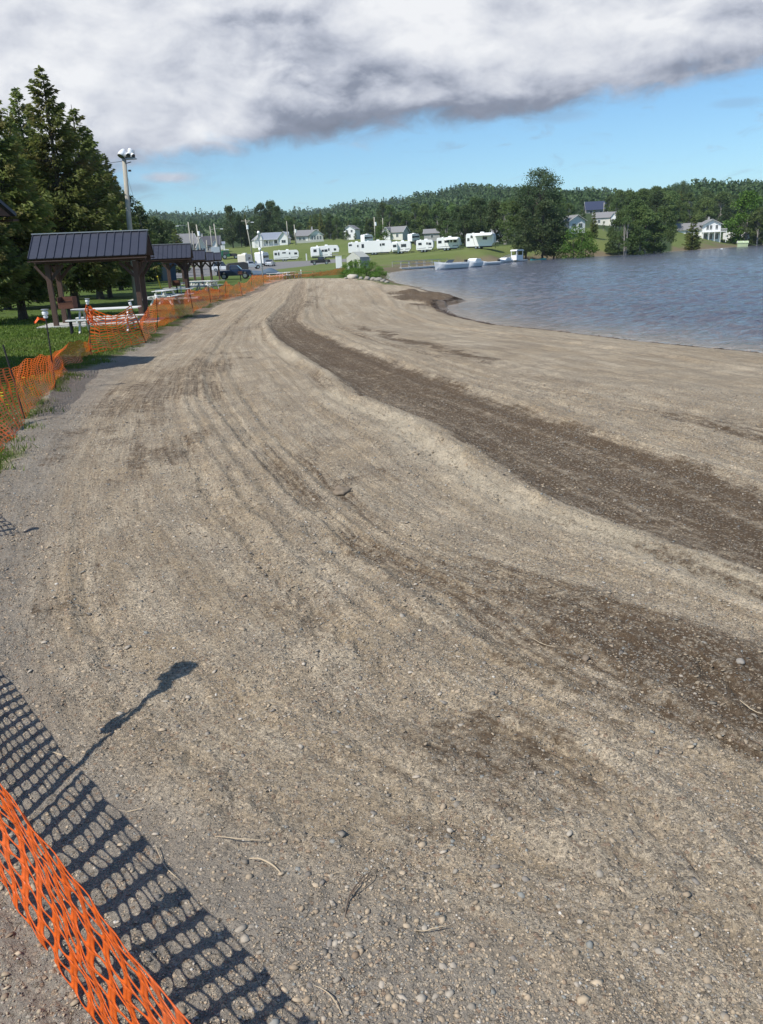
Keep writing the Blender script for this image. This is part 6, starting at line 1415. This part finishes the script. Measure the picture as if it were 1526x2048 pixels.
# small things of the camping ground
def boxthing(name, px, r, py, dims, m, label, cat, rot=0):
    x, y, z = site(px, r, py, name); w_, d_, h_ = dims; e = empty(name, (x, y, z), -az_of(px) + rad(rot), label, cat)
    mb = MB(); mb.box(-w_ / 2, w_ / 2, -d_ / 2, d_ / 2, .06, h_); mb.build('body', M[m], e, bevel=min(.06, h_ * .1)); mb = MB(); mb.box(-w_ / 2 - .03, w_ / 2 + .03, -d_ / 2 - .03, d_ / 2 + .03, h_, h_ + .07); mb.build('lid', M[m], e, bevel=.01)
    mb = MB(); mb.box(-w_ / 2 + .08, w_ / 2 - .08, -d_ / 2 + .08, d_ / 2 - .08, -.2, .058); mb.build('base', M['black'], e); return e
boxthing('portable_toilet', 677, 150, 528, (1.1, 1.1, 2.1), 'white', 'white portable cabin beside the canvas shelter', 'cabin')
boxthing('storage_box', 739, 284, 481, (1.2, .8, 1.1), 'strongblue', 'bright blue storage box beside the light grey upper camper', 'box')
boxthing('utility_box', 613, 240, 517, (.35, .35, 1.9), 'whitewood', 'pale marker post box right of the long striped camper', 'post')
boxthing('dark_car_cover', 838, 280, 477, (2.6, 1.8, 1.4), 'dark', 'dark covered car beside the small upper camper', 'car cover', 10)
# blue tarpaulin over a low stack
x, y, z = site(528, 128, 543, 'tarp'); rs_ = np.random.RandomState(2); nx_, ny_ = 26, 10; V = []; F = []
for j in range(ny_):
    for i in range(nx_):
        u = i / (nx_ - 1) * 2 - 1; v = j / (ny_ - 1) * 2 - 1; hh = .75 * max(0, 1 - abs(u) ** 5) * max(0, 1 - abs(v) ** 3) * (1 + .25 * math.sin(5 * u)) + .05 * rs_.rand(); V.append((u * 2.5, v * .9, hh + .03))
for j in range(ny_ - 1):
    for i in range(nx_ - 1): F.append((j * nx_ + i, j * nx_ + i + 1, (j + 1) * nx_ + i + 1, (j + 1) * nx_ + i))
e = empty('covered_stack', (x, y, z), 0, 'low stack under a blue grey tarpaulin on the lawn right of the blue pickup', 'stack'); o = np_mesh('tarpaulin', np.array(V), np.array(F), M['blue'], e); o.modifiers.new('thickness', 'SOLIDIFY').thickness = .02
mb = MB()
for k in range(6): mb.box(-2.2, 2.2, -.7 + k * .24, -.52 + k * .24, .0, .10)
mb.build('boards', M['whitewood'], e)
# canvas shelter (white and grey) by the shrub
x, y, z = site(706, 136, 533, 'canvas'); e = empty('canvas_shelter', (x, y, z), -az_of(706) - rad(28), 'white and grey gabled canvas shelter behind the green shrub', 'tent')
mb = MB(); W_, D_, hw, hr = 1.25, 3.4, 1.85, 2.7
mb.add([(-W_, 0, hw), (0, 0, hr), (W_, 0, hw), (-W_, D_, hw), (0, D_, hr), (W_, D_, hw)], [(0, 1, 4, 3), (1, 2, 5, 4)]); o = mb.build('canopy', M['greige'], e); o.modifiers.new('thickness', 'SOLIDIFY').thickness = .05
mb = MB(); mb.add([(W_, 0, -.1), (W_, D_, -.1), (W_, D_, hw), (W_, 0, hw), (-W_, D_, -.1), (-W_, 0, -.1), (-W_, 0, hw), (-W_, D_, hw)], [(0, 1, 2, 3), (4, 5, 6, 7)]); o = mb.build('side_wall', M['grey'], e); o.modifiers.new('thickness', 'SOLIDIFY').thickness = .04
mb = MB(); mb.add([(-W_, 0, -.1), (-W_ + .55, 0, -.1), (-W_ + .35, 0, hw * .6), (-.25, 0, hw * .8), (-W_, 0, hw), (0, 0, hr), (W_, 0, hw), (W_, 0, -.1), (W_ - .55, 0, -.1), (W_ - .35, 0, hw * .6), (.25, 0, hw * .8), (.12, 0, -.1), (-.12, 0, -.1)], [(0, 1, 2, 4), (2, 3, 5, 4), (3, 10, 6, 5), (10, 9, 6), (9, 8, 7, 6), (3, 12, 11, 10)]); o = mb.build('front_flap', M['greige'], e); o.modifiers.new('thickness', 'SOLIDIFY').thickness = .03
# green tractor on the bank
x, y, z = site(459, 282, 502, 'tractor'); e = empty('green_tractor', (x, y, z), -az_of(459) + rad(4), 'green tractor with white roof parked on the grass bank', 'tractor')
mb = MB(); mb.prism([(-2.4, .7), (.2, .7), (.2, 2.3), (-.2, 2.7), (-2.2, 2.7), (-2.4, 2.3)], -.85, .85); mb.build('cab', M['green'], e, bevel=.06)
mb = MB(); mb.prism([(.2, .8), (2.6, .8), (2.7, 1.3), (2.4, 1.65), (.2, 1.75)], -.55, .55); mb.build('hood', M['dark'], e, bevel=.06)
mb = MB(); mb.box(-1.5, .1, -.9, .9, 2.75, 3.0); mb.build('roof', M['white'], e, bevel=.08)
mb = MB(); mb.box(-1.9, -.1, -.88, -.855, 1.5, 2.4); mb.build('window', M['glass'], e)
for xx, rr in ((-1.5, .75), (2.1, .55)):
    for yy in (-.95, .95): wheel(e, xx, yy, rr, .4)
mb = MB(); mb.bar((2.7, 0, .6), (3.5, 0, .4), .7, .5); mb.build('loader_bucket', M['black'], e)

# ---------------------------------------------------------------- pier, boats and kiosk
def wpt(px, py, z=LAKE): return Vector((*ground_pt(px, py, z), z))
def floating_dock(pa, pb, wd, label, rail=None, group='floating docks'):
    A = wpt(*pa); B = wpt(*pb); d = B - A; L = d.length; e = empty('floating_dock', A, math.atan2(d.y, d.x), label, 'dock', group)
    mb = MB()
    for k in range(int(L / .2)): mb.box(k * .2, k * .2 + .18, 0, wd, .30, .34)
    mb.build('deck', M['floatgrey'], e); mb = MB(); mb.box(0, L, 0.02, .12, .10, .295); mb.box(0, L, wd - .12, wd - .02, .10, .295); mb.build('side_beam', M['whitewood'], e)
    mb = MB()
    for k in range(int(L / 3) + 1): mb.box(k * 3 + .2, min(L, k * 3 + 2.2), .15, wd - .15, -.25, .28)
    mb.build('float', M['floatgrey'], e)
    if rail:
        for yy in (.05, wd - .05):
            mb = MB(); mb.bar((0, yy, 1.35), (rail, yy, 1.35), .06); mb.bar((0, yy, .85), (rail, yy, .85), .05)
            for k in range(int(rail / 2.2) + 1): mb.bar((k * 2.2 + .03, yy, .35), (k * 2.2 + .03, yy, 1.35), .06)
            mb.build('railing', M['floatgrey'], e)
    return e
floating_dock((803, 540), (905, 533), 2.0, 'long floating dock with pale railings, outer part left of the white boat', rail=13.5)
floating_dock((905, 532.6), (1000, 527), 1.8, 'floating dock between the white boat and the small covered boats')
floating_dock((1000, 526.4), (1056, 521.5), 2.2, 'last floating dock piece, under the white kiosk')
def boat(pa, pb, label, hull='white', beam=1.9, cover=False, h=.75, screen=True):
    A = wpt(*pa); B = wpt(*pb); d = B - A; L = d.length; e = empty('motor_boat', (A + B) / 2, math.atan2(d.y, d.x), label, 'boat', 'boats moored at the docks')
    n = 14; rows_ = [(-.15, .35), (.15, .80), (h * .75, 1.0), (h, .96)]; V = []; F = []
    for i in range(n + 1):
        t = i / n; x_ = (t - .5) * L; wf = min(1, (1 - (1 - min(1, t / .42)) ** 2.2)) if t < .42 else 1.0
        for z_, k in rows_: V.append((x_ - (0 if t > .05 else .3 * z_), -beam / 2 * k * max(wf, .03), z_ + (1 - wf) * .28 * (z_ > 0)))
        for z_, k in reversed(rows_): V.append((x_ - (0 if t > .05 else .3 * z_), beam / 2 * k * max(wf, .03), z_ + (1 - wf) * .28 * (z_ > 0)))
    m_ = 8
    for i in range(n):
        for j in range(m_ - 1): F.append((i * m_ + j, i * m_ + j + 1, (i + 1) * m_ + j + 1, (i + 1) * m_ + j))
        F.append((i * m_ + m_ - 1, i * m_, (i + 1) * m_, (i + 1) * m_ + m_ - 1))
    F.append(tuple(range(m_)));
    mb = MB(); mb.add(V, F); mb.add([V[n * m_ + j] for j in range(m_)], [tuple(range(m_))]); mb.build('hull', M[hull], e)
    mb = MB(); mb.add([V[i * m_ + 3] for i in range(n + 1)] + [V[i * m_ + 4] for i in range(n + 1)], [(i, i + 1, n + 2 + i, n + 1 + i) for i in range(n)]); o = mb.build('deck', M['rvbeige' if not cover else 'white'], e); o.location.z = -.04
    if screen:
        mb = MB(); mb.add([(-.3, -beam * .38, h), (-.3, beam * .38, h), (.25, beam * .33, h + .45), (.25, -beam * .33, h + .45), (-.27, -beam * .38, h), (-.27, beam * .38, h), (.28, beam * .33, h + .45), (.28, -beam * .33, h + .45)], [(0, 3, 2, 1), (4, 5, 6, 7), (0, 1, 5, 4), (1, 2, 6, 5), (2, 3, 7, 6), (3, 0, 4, 7)]); mb.build('windscreen', M['glass'], e)
    mb = MB(); mb.box(L / 2, L / 2 + .35, -.2, .2, .1, h + .35); mb.build('outboard_motor', M['white' if cover else 'black'], e, bevel=.05)
    if cover: mb = MB(); mb.prism([(-L * .2, h), (L * .42, h), (L * .36, h + .38), (0, h + .48), (-L * .12, h + .25)], -beam * .42, beam * .42); mb.build('boat_cover', M['white'], e, bevel=.08)
    return e
boat((871, 540), (930, 536.5), 'white motor boat with pointed bow moored beside the railed dock', h=.95, beam=2.1)
boat((935, 535), (957, 533.5), 'boat under white cover just right of the white motor boat', cover=True, h=.9, beam=2.0, screen=False)
boat((962, 531), (996, 529), 'small low white boat at the middle dock', h=.55, beam=1.6, screen=False)
boat((998, 526.5), (1018, 524.5), 'covered white boat left of the kiosk', cover=True, h=.5, beam=1.6, screen=False)
A = wpt(1035, 523.6); e = empty('dock_kiosk', A + Vector((0, .6, .345)), rad(42), 'white ticket kiosk with open window and arched roof at the end of the dock', 'kiosk')
mb = MB(); mb.box(-1.05, 1.05, -.7, .7, 0, .95); mb.build('counter', M['white'], e)
for sx_ in (-1, 1):
    for sy_ in (-1, 1): mb = MB(); mb.box(sx_ * 1.0 - .05, sx_ * 1.0 + .05, sy_ * .65 - .05, sy_ * .65 + .05, .95, 1.75); mb.build('post', M['white'], e)
mb = MB(); mb.prism([(-1.2, 1.75), (1.2, 1.75), (1.15, 1.92), (.8, 2.05), (-.8, 2.05), (-1.15, 1.92)], -.85, .85); mb.build('roof', M['whitewood'], e)
# gangway
G0 = Vector((*polar(1006, 168), 0)); G0.z = Hs(G0.x, G0.y) + .25; G1 = wpt(1028, 522.5) + Vector((0, .8, .40)); d = G1 - G0
e = empty('gangway', G0, 0, 'white metal gangway with side rails sloping down to the kiosk dock', 'gangway'); sd2 = Vector((-d.y, d.x, 0)).normalized() * .75
mb = MB(); mb.bar(Vector((0, 0, 0)), d, 1.5, .10); mb.build('walkway', M['alum'], e)
for s_ in (-1, 1):
    mb = MB(); o_ = sd2 * s_; mb.bar(o_ + Vector((0, 0, 1.05)), o_ + d + Vector((0, 0, 1.05)), .08); mb.bar(o_ + Vector((0, 0, .55)), o_ + d + Vector((0, 0, .55)), .06)
    for k in range(9): mb.bar(o_ + d * (k / 8) + Vector((0, 0, .0)), o_ + d * (k / 8) + Vector((0, 0, 1.05)), .06)
    mb.build('railing', M['alum'], e)
# stacked crossed trestles on the bank
for i, (px, r) in enumerate([(884, 156), (907, 157), (930, 159), (940, 160)]):
    x, y, z = site(px, r); e = empty('trestle', (x, y, z), -az_of(px), 'pale crossed dock trestle stored on the stony bank behind the docks', 'trestle', 'crossed trestles stored on the bank')
    for s_ in (-1, 1): mb = MB(); mb.bar((-s_ * .7, 0, 0), (s_ * .7, 0, 1.25), .09); mb.build('leg', M['whitewood'], e)
# teal canoe on the shore under the pines
x, y, z = site(1077, 188, 512, 'canoe'); e = empty('teal_canoe', (x, y, z + .1), rad(30), 'teal canoe lying on the shore under the dark pine clump', 'canoe'); V = []; F = []; n = 12
for i in range(n + 1):
    t = i / n * 2 - 1; w_ = .42 * (1 - t * t) ** .6 + .01
    V += [(t * 2.3, -w_, .42 + .15 * t * t), (t * 2.3, -w_ * .7, .08), (t * 2.3, w_ * .7, .08), (t * 2.3, w_, .42 + .15 * t * t)]
for i in range(n):
    for j in range(3): F.append((i * 4 + j, i * 4 + j + 1, i * 4 + j + 5, i * 4 + j + 4))
mb = MB(); mb.add(V, F); o = mb.build('hull', M['teal'], e); o.modifiers.new('thickness', 'SOLIDIFY').thickness = .03
mb = MB(); [mb.box(xx - .1, xx + .1, -.36, .36, .36, .39) for xx in (-1, 0.9)]; mb.build('seat', M['whitewood'], e)
x, y, z = site(1445, 250, 476, 'ball'); 
e = empty('lawn_sign', (x, y, z), 0, 'small white marker on the right lawn near the shore', 'marker'); mb = MB(); mb.box(-.3, .3, -.03, .03, .5, 1.0); mb.build('board', M['white'], e); mb = MB(); mb.box(-.04, .04, .035, .1, -.2, .9); mb.build('post', M['white'], e)
x, y, z = site(491, 268, 503, 'hyd'); e = empty('hydrant', (x, y, z), 0, 'small pale hydrant on the grass bank right of the green tractor', 'hydrant'); mb = MB(); mb.tube([(0, 0, 0), (0, 0, .8), (0, 0, 1.0)], [.16, .16, .08], 8); mb.build('barrel', M['pgreen'], e); mb = MB(); mb.tube([(-.3, 0, .6), (.3, 0, .6)], .09, 8); mb.build('outlet', M['pgreen'], e)
x, y, z = site(600, 120, 535, 'm'); e = empty('marker_post', (x, y, z), 0, 'tiny white marker post on the far lawn above the orange brown table', 'marker'); mb = MB(); mb.tube([(0, 0, -.2), (0, 0, .55)], .05, 8); mb.build('post', M['white'], e); mb = MB(); mb.tube([(0, 0, .55), (0, 0, .7)], [.09, .04], 8); mb.build('cap', M['white'], e)

# ---------------------------------------------------------------- haze
def haze():
    m = bpy.data.materials.new('haze'); m.use_nodes = True; t = m.node_tree
    for n in list(t.nodes):
        if n.type != 'OUTPUT_MATERIAL': t.nodes.remove(n)
    v = t.nodes.new('ShaderNodeVolumePrincipled'); v.inputs['Color'].default_value = (0.75, 0.85, 1.0, 1); v.inputs['Density'].default_value = 0.00009; v.inputs['Anisotropy'].default_value = 0.2
    t.links.new(v.outputs[0], t.nodes['Material Output'].inputs['Volume'])
    mb = MB(); mb.box(-3600, 3600, -60, 3700, -3.0, 175); o = mb.build('haze', m); tag(o, 'thin summer haze over the lake and hills', 'haze', None, 'stuff')
haze()

def waterline_debris():
    rs_ = np.random.RandomState(33); pts_ = np.array(SH[:12]); seg = np.linalg.norm(np.diff(pts_, axis=0), axis=1); cum = np.concatenate([[0], np.cumsum(seg)]); n = 5200
    t = rs_.uniform(0, cum[-1], n); i = np.clip(np.searchsorted(cum, t) - 1, 0, len(seg) - 1); f = ((t - cum[i]) / seg[i])[:, None]; c = pts_[i] * (1 - f) + pts_[i + 1] * f
    d = (pts_[i + 1] - pts_[i]) / seg[i][:, None]; nrm = np.stack([d[:, 1], -d[:, 0]], 1); off = rs_.normal(0, .10, n) + 0.10 * np.sin(t * .9) + .08 * np.sin(t * 2.7); c = c - nrm * (off[:, None] + .05)
    keep_ = rs_.rand(n) < 0.35 + 0.65 * (fbm(t * .8, t * 0, 5, 3) > -.05); c, d = c[keep_], d[keep_]; n = len(c); z, _ = surface(c[:, 0], c[:, 1]); L = rs_.uniform(.03, .14, n)[:, None]; an = rs_.normal(0, .5, n)
    dd = np.stack([d[:, 0] * np.cos(an) - d[:, 1] * np.sin(an), d[:, 0] * np.sin(an) + d[:, 1] * np.cos(an)], 1); pp = np.stack([-dd[:, 1], dd[:, 0]], 1) * rs_.uniform(.008, .03, (n, 1)); z = np.maximum(z, LAKE + .01) + .012
    P4 = [c - dd * L, c + pp, c + dd * L, c - pp]; V = np.stack([np.column_stack([p, z + (.02 if k in (1, 3) else 0)]) for k, p in enumerate(P4)], 1).reshape(-1, 3)
    tag(np_mesh('waterline_debris', V, np.arange(4 * n).reshape(n, 4), M['twig']), 'dark line of washed up weed and twigs along the waterline', 'debris', None, 'stuff')
waterline_debris()
